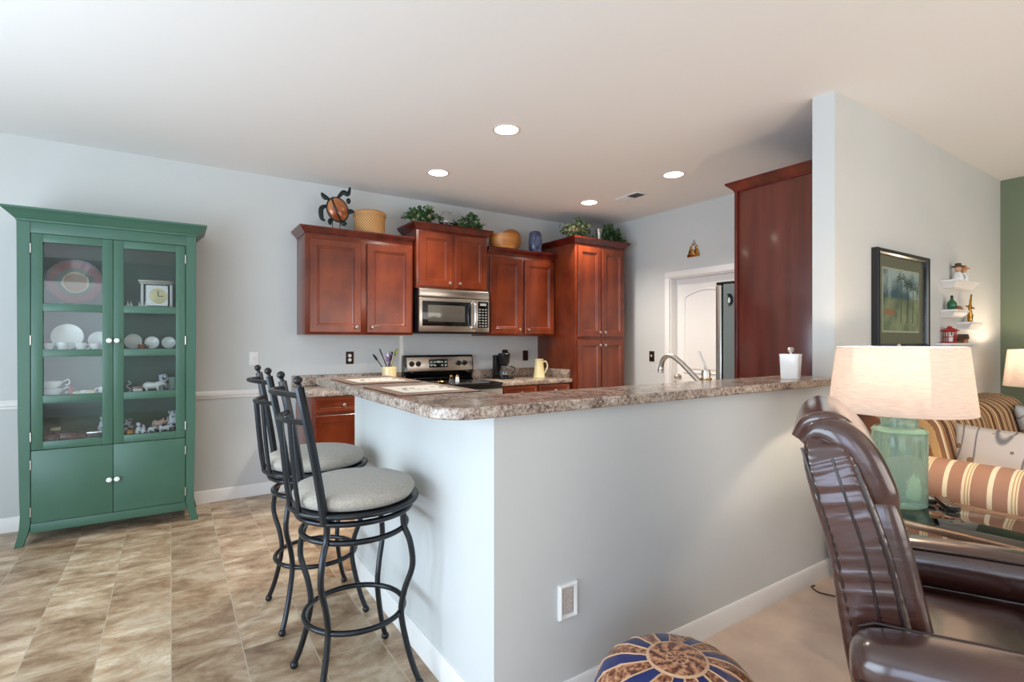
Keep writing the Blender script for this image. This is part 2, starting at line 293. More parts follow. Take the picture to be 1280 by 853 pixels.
# ---------------------------------------------------------------- mesh builder
class MB:
    def __init__(s): s.v, s.f, s.m = [], [], []
    def add(s, V, Fc, mi=0, mx=None):
        o = len(s.v)
        for p in V: s.v.append(tuple(mx @ Vector(p)) if mx is not None else tuple(p))
        for f in Fc: s.f.append([i + o for i in f]); s.m.append(mi)
        return s
    def box(s, lo, hi, bev=0, mi=0, mx=None):
        bm = bmesh.new(); bmesh.ops.create_cube(bm, size=1)
        d = [hi[i] - lo[i] for i in range(3)]
        for v in bm.verts: v.co = Vector([lo[i] + (v.co[i] + .5) * d[i] for i in range(3)])
        if bev: bmesh.ops.bevel(bm, geom=list(bm.edges), offset=min(bev, min(d) * .49), segments=2 if bev < .02 else 4, profile=.5, affect='EDGES')
        bm.verts.index_update(); s.add([v.co for v in bm.verts], [[v.index for v in f.verts] for f in bm.faces], mi, mx); bm.free(); return s
    def lathe(s, prof, c=(0, 0, 0), n=28, mi=0, mx=None, sx=1, sy=1, caps=True):
        V, Fc = [], []
        for (r, z) in prof:
            for k in range(n):
                a = 2 * PI * k / n; V.append((c[0] + sx * r * math.cos(a), c[1] + sy * r * math.sin(a), c[2] + z))
        for i in range(len(prof) - 1):
            for k in range(n):
                k2 = (k + 1) % n; Fc.append([i * n + k, i * n + k2, (i + 1) * n + k2, (i + 1) * n + k])
        if caps and prof[0][0] > 1e-5: Fc.append([k for k in range(n)][::-1])
        if caps and prof[-1][0] > 1e-5: Fc.append([(len(prof) - 1) * n + k for k in range(n)])
        return s.add(V, Fc, mi, mx)
    def shell(s, prof, **k):   # open lathe: profile given as closed wall already
        return s.lathe(prof, **k)
    def cyl(s, p0, p1, r0, r1=None, n=16, mi=0):
        r1 = r0 if r1 is None else r1
        return s.tube([p0, p1], [r0, r1], n, mi=mi)
    def tube(s, pts, r, n=10, closed=False, mi=0, mx=None, flat=None):
        P = [Vector(p) for p in pts]; k = len(P); R = r if isinstance(r, (list, tuple)) else [r] * k
        V, Fc = [], []; prev = None
        for i in range(k):
            if closed: t = (P[(i + 1) % k] - P[i - 1])
            else: t = P[min(i + 1, k - 1)] - P[max(i - 1, 0)]
            t.normalize()
            if prev is None:
                u = t.cross(Vector((0, 0, 1)))
                if u.length < 1e-3: u = t.cross(Vector((1, 0, 0)))
                u.normalize()
            else:
                u = prev - t * prev.dot(t); u.normalize()
            prev = u; w_ = t.cross(u)
            for j in range(n):
                a = 2 * PI * j / n; fa = flat or 1
                V.append(P[i] + (u * math.cos(a) + w_ * math.sin(a) * fa) * R[i])
        for i in range(k if closed else k - 1):
            i2 = (i + 1) % k
            for j in range(n):
                j2 = (j + 1) % n; Fc.append([i * n + j, i2 * n + j, i2 * n + j2, i * n + j2][::-1])
        if not closed: Fc.append(list(range(n))); Fc.append([(k - 1) * n + j for j in range(n)][::-1])
        return s.add(V, Fc, mi, mx)
    def ball(s, c, r, n=16, mi=0, mx=None):
        rx, ry, rz = (r, r, r) if isinstance(r, (int, float)) else r
        m_ = n // 2; V = [(c[0], c[1], c[2] - rz)]; Fc = []
        for i in range(1, m_):
            ph = -PI / 2 + PI * i / m_
            for k in range(n):
                a = 2 * PI * k / n; V.append((c[0] + rx * math.cos(ph) * math.cos(a), c[1] + ry * math.cos(ph) * math.sin(a), c[2] + rz * math.sin(ph)))
        V.append((c[0], c[1], c[2] + rz)); top = len(V) - 1
        for k in range(n):
            k2 = (k + 1) % n; Fc.append([0, 1 + k2, 1 + k]); Fc.append([top, 1 + (m_ - 2) * n + k, 1 + (m_ - 2) * n + k2])
            for i in range(m_ - 2): Fc.append([1 + i * n + k, 1 + i * n + k2, 1 + (i + 1) * n + k2, 1 + (i + 1) * n + k])
        return s.add(V, Fc, mi, mx)
    def prism(s, poly, d0, d1, axis='z', mi=0, mx=None):   # polygon extruded along an axis
        def P(a, b_, d): return {'z': (a, b_, d), 'y': (a, d, b_), 'x': (d, a, b_)}[axis]
        n = len(poly); V = [P(a, b_, d0) for a, b_ in poly] + [P(a, b_, d1) for a, b_ in poly]
        Fc = [list(range(n))[::-1], [n + i for i in range(n)]] + [[i, (i + 1) % n, n + (i + 1) % n, n + i] for i in range(n)]
        return s.add(V, Fc, mi, mx)
    def loft(s, rings, caps=True, mi=0, mx=None):
        n = len(rings[0]); V = [p for r in rings for p in r]; Fc = []
        for i in range(len(rings) - 1):
            for k in range(n):
                k2 = (k + 1) % n; Fc.append([i * n + k, i * n + k2, (i + 1) * n + k2, (i + 1) * n + k])
        if caps: Fc.append(list(range(n))[::-1]); Fc.append([(len(rings) - 1) * n + k for k in range(n)])
        return s.add(V, Fc, mi, mx)
    def crown(s, x0, x1, y0, y1, prof, mi=0, le=1, re=1):   # moulding round front (low y) and both sides; prof = (offset, z)
        rings = []
        for (o, z) in prof: rings.append([(x0 - o * le, y1, z), (x0 - o * le, y0 - o, z), (x1 + o * re, y0 - o, z), (x1 + o * re, y1, z)])
        V = [p for r in rings for p in r]; Fc = []
        for i in range(len(rings) - 1):
            for k in range(4): Fc.append([i * 4 + k, i * 4 + (k + 1) % 4, (i + 1) * 4 + (k + 1) % 4, (i + 1) * 4 + k])
        Fc.append([0, 1, 2, 3][::-1]); e = (len(rings) - 1) * 4; Fc.append([e, e + 1, e + 2, e + 3])
        return s.add(V, Fc, mi)
    def obj(s, name, mats, parent=None, loc=None, rot=None, smooth=38, subsurf=0, bevel=0, flip=False):
        me = bpy.data.meshes.new(name); me.from_pydata(s.v, [], s.f)
        if not isinstance(mats, (list, tuple)): mats = [mats]
        for m_ in mats: me.materials.append(M[m_] if isinstance(m_, str) else m_)
        me.polygons.foreach_set('material_index', s.m)
        bm = bmesh.new(); bm.from_mesh(me)
        bmesh.ops.recalc_face_normals(bm, faces=bm.faces); bm.to_mesh(me); bm.free()
        if smooth:
            me.polygons.foreach_set('use_smooth', [True] * len(me.polygons)); me.set_sharp_from_angle(angle=math.radians(smooth))
        me.update()
        o = bpy.data.objects.new(name, me); COL.objects.link(o)
        if parent is not None: o.parent = parent
        if loc is not None: o.location = loc
        if rot is not None: o.rotation_euler = rot
        if bevel:
            b_ = o.modifiers.new('bevel', 'BEVEL'); b_.width = bevel; b_.segments = 2; b_.limit_method = 'ANGLE'
        if subsurf:
            b_ = o.modifiers.new('subsurf', 'SUBSURF'); b_.levels = subsurf; b_.render_levels = subsurf
        return o

def thing(name, label, cat, loc=(0, 0, 0), rz=0, group=None):
    o = bpy.data.objects.new(name, None); COL.objects.link(o); o.location = loc; o.rotation_euler = (0, 0, rz)
    o.empty_display_size = .05
    return tag(o, label, cat, group)
def tag(o, label, cat, group=None):
    o['label'] = label; o['category'] = cat
    if group: o['group'] = group
    return o
def struct(o): o['kind'] = 'structure'; return o
def dup(root, label=None, loc=None, rz=None):
    c = root.copy(); COL.objects.link(c)
    for k in root.children:
        d = k.copy(); COL.objects.link(d); d.parent = c
        for g in k.children:
            e = g.copy(); COL.objects.link(e); e.parent = d
    if label: c['label'] = label
    if loc is not None: c.location = loc
    if rz is not None: c.rotation_euler = (0, 0, rz)
    return c
def arc(c, r, a0, a1, n, z=0, ry=None):
    ry = ry or r
    return [(c[0] + r * math.cos(a0 + (a1 - a0) * i / n), c[1] + ry * math.sin(a0 + (a1 - a0) * i / n), z) for i in range(n + 1)]
def rring(cx, cy, hx, hy, n=6, e=.5):
    """rounded rectangle ring, e = corner radius as a share of the smaller half size"""
    r = e * min(hx, hy); P = []
    for (sx_, sy_, a0) in ((1, 1, 0), (-1, 1, PI / 2), (-1, -1, PI), (1, -1, 1.5 * PI)):
        for i in range(n + 1):
            a = a0 + PI / 2 * i / n; P.append((cx + sx_ * (hx - r) + r * math.cos(a), cy + sy_ * (hy - r) + r * math.sin(a)))
    return P
def spline(pts, n=8):
    P = [Vector(p) for p in pts]; out = []
    for i in range(len(P) - 1):
        p0 = P[max(i - 1, 0)]; p1 = P[i]; p2 = P[i + 1]; p3 = P[min(i + 2, len(P) - 1)]
        for k in range(n):
            t = k / n
            out.append(.5 * ((2 * p1) + (p2 - p0) * t + (2 * p0 - 5 * p1 + 4 * p2 - p3) * t * t + (3 * p1 - p0 - 3 * p2 + p3) * t ** 3))
    out.append(P[-1]); return [tuple(p) for p in out]

# ---------------------------------------------------------------- room shell
H = 2.74; YB = 4.87; XR = 4.53; YH = 1.434; XW = .877; XC = 3.142; XG = 6.15; XL = -2.5; YR = -2.8
def wallbox(name, lo, hi, m='wall', **k): return struct(MB().box(lo, hi, **k).obj(name, m, smooth=0))
def wall_open(name, axis, pos, t, a0, a1, holes, m='wall'):
    """wall slab with rectangular holes; axis = direction it runs in"""
    mb = MB(); xs = sorted(set([a0, a1] + [h[i] for h in holes for i in (0, 1)])); zs = sorted(set([0, H] + [h[i] for h in holes for i in (2, 3)]))
    for i in range(len(xs) - 1):
        for j in range(len(zs) - 1):
            cx, cz = (xs[i] + xs[i + 1]) / 2, (zs[j] + zs[j + 1]) / 2
            if any(h[0] < cx < h[1] and h[2] < cz < h[3] for h in holes): continue
            if axis == 'x': mb.box((xs[i], pos, zs[j]), (xs[i + 1], pos + t, zs[j + 1]))
            else: mb.box((pos, xs[i], zs[j]), (pos + t, xs[i + 1], zs[j + 1]))
    return struct(mb.obj(name, m, smooth=0))
# floor: tile over all, carpet in the living room
wallbox('floor', (XL, YR, -.05), (XG, YB + .1, 0), 'tile')
fl = MB().box((XW + .005, YR, 0), (XG, YH, .008)); struct(fl.obj('floor_carpet', 'carpet', smooth=0))
wallbox('ceiling', (XL, YR, H), (XG + .1, YB + .1, H + .08), 'ceiling')
wallbox('wall_back', (XL, YB, 0), (XR + .1, YB + .1, H))
wall_open('wall_left', 'y', XL - .1, .1, YR, YB, [(.2, 3.2, .05, 2.25), (-2.25, -.35, .2, 2.25)])
wall_open('wall_rear', 'x', YR - .1, .1, XL, XG, [(-2.35, -.85, .15, 2.55), (1.5, 4.9, .5, 2.4)])
DY0, DY1, DZ = 2.93, 3.735, 2.0
wall_open('wall_right_kitchen', 'y', XR, .12, YH + .122, YB, [(DY0, DY1, 0, DZ)])
wallbox('wall_living', (XC, YH, 0), (XG, YH + .122, H))
wallbox('wall_green', (XG, YR, 0), (XG + .1, YH, H), 'green_wall')
hw = MB().box((XW, YH, 0), (XC, YH + .122, 1.07)).box((XW, YH + .122, 0), (XW + .122, 2.96, 1.07)); struct(hw.obj('wall_half', 'wall', smooth=0))
# windows behind and left of the camera, the two living room ones added for fill
def window(name, axis, pos, a0, a1, z0, z1, mull):
    mb = MB(); f = .06
    def bx(u0, u1, w0, w1, t=.05):
        if axis == 'x': mb.box((u0, pos - t, w0), (u1, pos + .01, w1), .003)
        else: mb.box((pos - t, u0, w0), (pos + .01, u1, w1), .003)
    bx(a0, a1, z0, z0 + f); bx(a0, a1, z1 - f, z1); bx(a0, a0 + f, z0, z1); bx(a1 - f, a1, z0, z1)
    for k in range(1, mull): u = a0 + (a1 - a0) * k / mull; bx(u - f / 2, u + f / 2, z0, z1)
    return struct(mb.obj(name, 'trim'))
window('window_1', 'y', XL - .03, .2, 3.2, .05, 2.25, 2)
window('fill_window_4', 'y', XL - .03, -2.25, -.35, .2, 2.25, 2)  # added window, goes with the bluish fill on the recliner
window('window_2', 'x', YR - .03, -2.35, -.85, .15, 2.55, 1)
window('fill_window_3', 'x', YR - .03, 1.5, 4.9, .5, 2.4, 3)  # added window, goes with the warm fill from the rear

# baseboards, chair rail
def base_prof(d, h): return [(0, 0), (-d, 0), (-d, h - .022), (-d * .75, h - .014), (-d * .7, h - .006), (-d * .35, h), (0, h)]
def run_x(name, x0, x1, y, prof):    # profile (dy,z), room on the low-y side
    return struct(MB().prism([(y + a, z) for a, z in prof], x0, x1, 'x').obj(name, 'trim'))
def run_y(name, y0, y1, x, prof, sgn=1):
    return struct(MB().prism([(x + sgn * a, z) for a, z in prof], y0, y1, 'y').obj(name, 'trim'))
run_x('baseboard_back', XL, .92, YB, base_prof(.014, .10))
rail = [(0, .845), (-.010, .846), (-.012, .862), (-.02, .868), (-.022, .888), (-.014, .894), (-.008, .905), (0, .906)]
run_x('trim_1', XL, .62, YB, rail)
run_x('baseboard_half_front', XW - .014, XG, YH, base_prof(.014, .10))
run_y('baseboard_half_left', YH - .014, 2.96, XW, base_prof(.014, .10))
run_y('baseboard_right', YH + .122, DY0 - .07, XR, base_prof(.014, .10)); run_y('baseboard_right_rear', DY1 + .07, YB, XR, base_prof(.014, .10))
run_y('baseboard_green', YR, YH, XG, base_prof(.014, .10))

# pantry door, recessed in its casing
cas = MB()
for (y0, y1, z0, z1) in ((DY1, DY1 + .065, 0, DZ), (DY0 - .065, DY0, 0, DZ), (DY0 - .065, DY1 + .065, DZ, DZ + .065)):
    cas.box((XR - .018, y0, z0), (XR - .0005, y1, z1), .005)
cas.box((XR, DY1 - .012, 0), (XR + .12, DY1, DZ)).box((XR, DY0, 0), (XR + .12, DY0 + .012, DZ)).box((XR, DY0 + .012, DZ - .012), (XR + .12, DY1 - .012, DZ))
struct(cas.obj('trim_2', 'trim'))
d = MB(); XD = XR + .085; a, b_ = DY0 + .014, DY1 - .014; d.box((XD, a, .01), (XD + .034, b_, DZ - .014))
def arch(y0, y1, z0, z1, rise, n=14):
    P = [(y0, z0), (y1, z0)]
    for i in range(n + 1):
        t = i / n; P.append((y1 + (y0 - y1) * t, z1 + rise * math.sin(PI * t) ** .8))
    return P
door = struct(d.obj('door_1', 'trim'))
for (z0, z1, ri) in ((.98, 1.78, .075), (.22, .84, 0.0)):
    ar = arch(a + .11, b_ - .11, z0, z1, ri); q = MB(); q.tube([(XD, y, z) for y, z in ar], .011, 8, closed=True)
    ari = arch(a + .15, b_ - .15, z0 + .04, z1 - .04, ri * .9); q.prism(ari, XD - .007, XD + .004, 'x'); q.obj('door_panel', 'trim', door)
k = MB(); ky = b_ - .045; k.cyl((XD + .001, ky, .93), (XD - .012, ky, .93), .028, n=20).cyl((XD - .012, ky, .93), (XD - .04, ky, .93), .010).ball((XD - .055, ky, .93), (.022, .028, .028), 18); k.obj('door_knob', 'nickel', door)

# ---------------------------------------------------------------- cabinets
def door_mesh(w_, h_, t=.02, fr=.058):
    mb = MB()
    def R(i, y, fx=0): return [(i + fx, y, i + fx), (w_ - i - fx, y, i + fx), (w_ - i - fx, y, h_ - i - fx), (i + fx, y, h_ - i - fx)]
    rings = [R(0, 0), R(0, -t + .004), R(.004, -t), R(fr, -t), R(fr + .004, -t + .006), R(fr + .012, -t + .006), R(fr + .020, -t + .013)]
    return mb.loft(rings)
def add_knob(parent, x, z, y=-.02, m='nickel', s=1.0, name='knob'):
    K = MB(); K.lathe([(.006, 0), (.005, .012), (.013, .016), (.0155, .021), (.013, .027), (.006, .030), (0.0001, .0305)], mx=Matrix.Translation((x, y, z)) @ Matrix.Rotation(PI / 2, 4, 'X') @ Matrix.Scale(s, 4), n=18)
    return K.obj(name, m, parent)
CROWN = [(.0, 0), (.006, 0), (.008, .012), (.016, .020), (.036, .040), (.045, .048), (.048, .052), (.050, .064), (.0, .064)]
def cabinet(name, label, x0, x1, yf, yb, z0, z1, doors, drawers=(), crown=False, toe=0, rz=0, loc=None, body_m='cherry', le=1, re=1):
    """doors/drawers: (x0,x1,z0,z1,knobx,knobz) in world numbers; front faces -y"""
    t = thing(name, label, 'cabinet', loc or (x0, yf, z0), rz)
    b_ = MB(); w_, d_, h_ = x1 - x0, yb - yf, z1 - z0
    b_.box((0, .0, toe), (w_, d_, h_), .002)
    if toe: b_.box((.0, .06, 0), (w_, d_, toe + .001))
    b_.obj('body', body_m, t)
    for kind, lst in (('door', doors), ('drawer', drawers)):
        for (a, c, e, g, kx, kz) in lst:
            D = door_mesh(c - a, g - e, fr=.058 if kind == 'door' else .022).obj(kind, 'cherry', t, loc=(a - x0, -.0005, e - z0))
            if kx is not None: add_knob(D, kx - a, kz - e, name='knob')
    if crown:
        MB().crown(0, w_, -.001, d_, [(o, z + h_) for o, z in CROWN], le=le, re=re).obj('crown_moulding', 'cherry_dark', t)
    return t
cabinet('wall_cabinet', 'wide two-door cherry wall cabinet left of the microwave, basket on top', .93, 1.885, 4.54, YB - .002, 1.37, 2.215,
        [(.965, 1.395, 1.39, 2.18, 1.352, 1.435), (1.452, 1.868, 1.39, 2.18, 1.492, 1.435)], crown=True, re=0)
cabinet('wall_cabinet', 'short raised cherry cabinet mounted right above the microwave', 1.905, 2.672, 4.50, YB - .002, 1.812, 2.36,
        [(1.93, 2.272, 1.83, 2.345, 2.235, 1.872), (2.305, 2.648, 1.83, 2.345, 2.342, 1.872)], crown=True)
cabinet('wall_cabinet', 'two-door cherry wall cabinet between microwave and tall pantry', 2.695, 3.57, 4.54, YB - .002, 1.37, 2.215,
        [(2.725, 3.115, 1.39, 2.18, 3.08, 1.435), (3.155, 3.545, 1.39, 2.18, 3.195, 1.435)], crown=True, le=0, re=0)
cabinet('pantry_cabinet', 'tall floor-standing cherry pantry with four doors in the kitchen corner', 3.575, 4.31, 4.20, YB - .002, 0, 2.36,
        [(3.605, 3.935, 1.36, 2.33, 3.905, 1.41), (3.95, 4.28, 1.36, 2.33, 3.98, 1.41), (3.605, 3.935, .12, 1.325, 3.905, 1.27), (3.95, 4.28, .12, 1.325, 3.98, 1.27)], crown=True, toe=.1)
cabinet('base_cabinet', 'red cherry base cabinet under the counter left of the stove', .92, 1.895, 4.265, YB - .002, 0, .873,
        [(.945, 1.395, .12, .72, 1.36, .66), (1.42, 1.87, .12, .72, 1.455, .66)], [(.945, 1.395, .74, .862, 1.17, .80), (1.42, 1.87, .74, .862, 1.645, .80)], toe=.1)
cabinet('base_cabinet', 'cherry base cabinet under the counter right of the stove', 2.685, 3.57, 4.265, YB - .002, 0, .873,
        [(2.71, 3.115, .12, .72, 3.08, .66), (3.14, 3.545, .12, .72, 3.175, .66)], [(2.71, 3.115, .74, .862, 2.91, .80), (3.14, 3.545, .74, .862, 3.34, .80)], toe=.1)
# countertops with backsplash
def counter(label, x0, x1, side=False):
    t = thing('countertop', label, 'countertop', (x0, 4.235, .874))
    w_ = x1 - x0; MB().box((0, 0, 0), (w_, YB - .002 - 4.235, .041), .008).obj('worktop', 'granite', t)
    MB().box((0, YB - .022 - 4.235, .0412), (w_, YB - .002 - 4.235, .135), .003).obj('backsplash', 'granite', t)
    if side: MB().box((w_ - .019, .04, .0412), (w_, YB - .023 - 4.235, .135), .003).obj('side_splash', 'granite', t)
counter('speckled countertop with backsplash left of the stove', .885, 1.897)
counter('speckled countertop with side splash right of the stove', 2.683, 3.572, True)
# inner peninsula cabinets and counter (kitchen side of the half wall)
cabinet('base_cabinet', 'cherry sink base cabinet behind the long half wall', 0, 2.28, 0, .60, 0, .873, [(.05 + .55 * i, .57 + .55 * i, .12, .72, .52 + .55 * i, .66) for i in range(3)],
        [(.05 + .55 * i, .57 + .55 * i, .74, .862, .31 + .55 * i, .80) for i in range(3)], toe=.1, rz=PI, loc=(3.30, 2.16, 0))
cabinet('base_cabinet', 'cherry base cabinet behind the short half wall by the stools', 0, .78, 0, .60, 0, .873, [(.03, .38, .12, .72, .35, .66), (.40, .75, .12, .72, .43, .66)],
        [(.03, .38, .74, .862, .2, .80), (.40, .75, .74, .862, .58, .80)], toe=.1, rz=PI / 2, loc=(1.603, 2.165, 0))
pc = MB().prism([(1.003, 1.558), (3.30, 1.558), (3.30, 2.185), (1.63, 2.185), (1.63, 2.95), (1.003, 2.95)], .874, .915); tag(pc.obj('countertop', 'granite', bevel=.005), 'speckled kitchen counter behind the half wall, under the faucet', 'countertop')

# bar top
R_ = .13
pts = [(.672, 2.985)] + [(.672 + R_ - R_ * math.cos(a), 1.385 + R_ - R_ * math.sin(a)) for a in [PI / 2 * i / 10 for i in range(11)]]
pts += [(3.30, 1.385), (3.30, YH - .0015), (XC - .0015, YH - .0015), (XC - .0015, 1.69), (1.075, 1.69), (1.075, 2.985)]
bt = MB().prism(pts, 1.0715, 1.110); tag(bt.obj('countertop', 'granite', bevel=.006), 'raised L-shaped speckled bar counter with rounded corner on the half wall', 'countertop')

# refrigerator enclosure and refrigerator
t = thing('refrigerator_cabinet', 'tall cherry side panel with crown beside the refrigerator', 'cabinet', (3.35, 1.56, 0))
MB().box((0, 0, 0), (.02, .605, 2.372), .002).obj('side_panel', 'cherry_panel', t)
MB().box((-.012, .605, 0), (.028, .628, 2.372), .002).obj('front_stile', 'cherry_dark', t)
MB().box((.02, 0, 1.84), (1.03, .60, 2.372), .002).obj('upper_box', 'cherry', t)
MB().box((1.01, 0, 0), (1.03, .60, 1.84), .002).obj('far_panel', 'cherry_panel', t)
for i in (0, 1):
    D = door_mesh(.47, .46).obj('door', 'cherry', t, loc=(.52 + .49 * i, .6005, 1.87), rot=(0, 0, PI)); add_knob(D, .43 if i else .04, .05)
cr_ = MB(); rings = []
for o, z in CROWN: rings.append([(-o * 1.05 - .001, 0, z + 2.372), (-o * 1.05 - .001, .628 + o, z + 2.372), (1.03 + o, .628 + o, z + 2.372), (1.03 + o, 0, z + 2.372)])
cr_.loft(rings).obj('crown_moulding', 'cherry_dark', t)
t = thing('refrigerator', 'stainless and grey refrigerator standing behind the tall cherry panel', 'refrigerator', (3.42, 1.60, 0))
MB().box((0, 0, .03), (.90, .735, 1.735), .006).obj('body', 'steel_side', t)
for (a, c, hx) in ((.0, .395, .355), (.405, .90, .445)):
    D = MB().box((a, .745, .08), (c, .80, 1.735), .012).obj('door', 'steel', t)
    MB().tube(spline([(hx, .80, .5), (hx, .84, .53), (hx, .852, 1.0), (hx, .84, 1.58), (hx, .80, 1.61)], 6), .012, 10).obj('door_handle', 'chrome', D)
MB().box((.0, .735, .05), (.90, .748, 1.72)).obj('door_seal', 'black_plastic', t)
for a in (.01, .82): MB().box((a, .66, 1.736), (a + .07, .80, 1.757), .006).obj('hinge_cover', 'black_plastic', t)
for a in (.05, .8):
    for b_ in (.1, .65): MB().cyl((a, b_, 0), (a, b_, .031), .02).obj('foot', 'black_plastic', t)
# penguin magnet on its side
t = thing('fridge_magnet', 'small black and white penguin magnet on the refrigerator side', 'magnet', (3.4185, 2.275, 1.62))
def side(poly): return [(y, z) for y, z in poly]
MB().prism([(-.018, -.035), (-.026, -.01), (-.022, .02), (-.008, .040), (.008, .044), (.024, .036), (.012, .030), (.018, .0), (.012, -.030), (.0, -.042)], -.006, 0, 'x').obj('body', 'black_plastic', t)
MB().ball((-.006, .004, -.006), (.003, .010, .022), 12).obj('belly', 'white_plastic', t)
MB().prism([(-.004, -.050), (.014, -.050), (.008, -.038), (-.004, -.040)], -.006, 0, 'x').obj('feet', 'gold', t)

# ---------------------------------------------------------------- microwave and range
t = thing('microwave', 'stainless over-the-range microwave hung under the short cabinet', 'microwave', (1.915, 4.455, 1.392))
W_ = .755
MB().box((0, .03, 0), (W_, .405, .417), .003).obj('body', 'black_plastic', t)
MB().box((0, .0, .335), (W_, .034, .417), .012).obj('vent_grille', 'steel', t)
D = MB().box((0, 0, .012), (.60, .034, .331), .006).obj('door', 'steel', t)
MB().box((.03, -.0035, .065), (.545, .002, .300), .003).obj('window', 'black_glass', D)
MB().box((.085, -.005, .105), (.475, -.0025, .262), .003).obj('window_screen', mat('mesh_screen', C(96, 92, 84), .12, .3, coat=.5), D)
MB().tube(spline([(.568, 0, .045), (.568, -.036, .07), (.568, -.045, .17), (.568, -.036, .275), (.568, 0, .30)], 6), .0125, 12).obj('door_handle', 'chrome', D)
P = MB().box((.604, 0, .012), (W_, .034, .331), .006).obj('control_panel', 'steel', t)
MB().box((.622, -.003, .055), (.742, .002, .312), .002).obj('keypad', 'black_glass', P)
kb = MB()
for r in range(8):
    for c in range(3):
        if r in (0,): continue
        kb.box((.634 + c * .034, -.0042, .068 + (7 - r) * .027), (.634 + c * .034 + .020, -.0028, .068 + (7 - r) * .027 + .010))
kb.box((.648, -.0042, .272), (.716, -.0028, .296))
kb.obj('key_marks', mat('key_print', C(168, 172, 168), .4), P)
MB().box((.05, .04, -.006), (.7, .38, 0), .002).obj('underside_filter', 'black_plastic', t)

t = thing('range', 'stainless electric range with black glass cooktop against the back wall', 'stove', (1.902, 4.20, 0))
W_ = .776
MB().box((0, .04, .04), (W_, .655, .898), .004).obj('body', 'black_plastic', t)
MB().box((.0, .005, .899), (W_, .655, .918), .006).obj('cooktop', 'black_glass', t)
bn = MB()
for (x, y, r) in ((.2, .18, .10), (.57, .18, .08), (.2, .46, .08), (.57, .46, .10)):
    bn.lathe([(r - .004, .9182), (r, .9188), (r + .001, .9182)], (x, y, 0), 32, caps=False)
bn.obj('burner_rings', mat('burner_print', C(70, 70, 72), .3), t)
D = MB().box((.01, 0, .27), (W_ - .01, .04, .86), .006).obj('oven_door', 'steel', t)
MB().box((.12, -.003, .40), (W_ - .12, .002, .70), .004).obj('oven_window', 'black_glass', D)
MB().tube([(.06, 0, .80), (.06, -.045, .80), (W_ - .06, -.045, .80), (W_ - .06, 0, .80)], .012, 12).obj('oven_handle', 'chrome', D)
MB().box((.01, .0, .06), (W_ - .01, .04, .26), .006).obj('drawer', 'steel', t)
gb = Matrix.Translation((0, .595, .918))
def bg(lo, hi, b_, mi=0): return MB().box(lo, hi, b_, mi, gb)
MB().prism([(.0, 0), (.06, 0), (.06, .255), (.03, .255), (.02, .245), (-.0, .09), (.03, .02)], 0, W_, 'x', 0, gb).obj('backguard', 'black_glass', t, bevel=.006)
sl = Matrix.Translation((0, .595, .918)) @ Matrix.Translation((0, -.001, .09)) @ Matrix.Rotation(-math.atan2(.02, .155), 4, 'X')
P = MB().box((.03, -.006, .004), (W_ - .012, .003, .146), .006, 0, sl).obj('control_panel', 'steel', t)
MB().box((.265, -.009, .038), (.475, -.005, .122), .003, 0, sl).obj('display', 'black_glass', P)
DPM = mat('display_print', C(190, 205, 190), .4)
for i in range(2):
    for j in (0, 1, 3, 4): MB().box((.28 + j * .04, -.0105, .052 + i * .034), (.30 + j * .04, -.0085, .066 + i * .034), 0, 0, sl).obj('display_mark', DPM, P)
MB().box((.348, -.0105, .086), (.392, -.0085, .104), 0, 0, sl).obj('display_mark', DPM, P)
for x in (.08, .15, .60, .67):
    kk = MB().lathe([(.027, 0), (.027, .004), (.022, .006), (.020, .026), (.0001, .027)], n=20, mx=sl @ Matrix.Translation((x, -.006, .078)) @ Matrix.Rotation(PI / 2, 4, 'X'))
    kk.box((x - .004, -.036, .058), (x + .004, -.030, .098), .002, 0, sl); kk.obj('knob', 'black_plastic', t)

# small things on the range
def shaker(x, label, m_):
    t = thing('shaker', label, 'shaker', (x, 4.40, .9195))
    MB().lathe([(.019, 0), (.022, .01), (.017, .045), (.015, .055)], n=18).obj('jar', m_, t)
    MB().lathe([(.0155, .055), (.017, .06), (.014, .072), (.0001, .075)], n=18).obj('cap', 'gold', t)
shaker(2.215, 'glass shaker with brass cap at middle of the cooktop', 'glass'); shaker(2.28, 'cream shaker with brass cap at right on the cooktop', 'white_china')
sr = MB().lathe([(.0001, .004), (.04, .006), (.052, .02), (.05, .021), (.038, .009), (.0001, .007)], n=24, sy=.8).box((.04, -.008, .012), (.10, .008, .018), .003)
tag(sr.obj('spoon_rest', 'gold', loc=(2.12, 4.40, .9155), rot=(0, 0, 2.6)), 'brass coloured spoon rest lying on the cooktop', 'spoon rest')

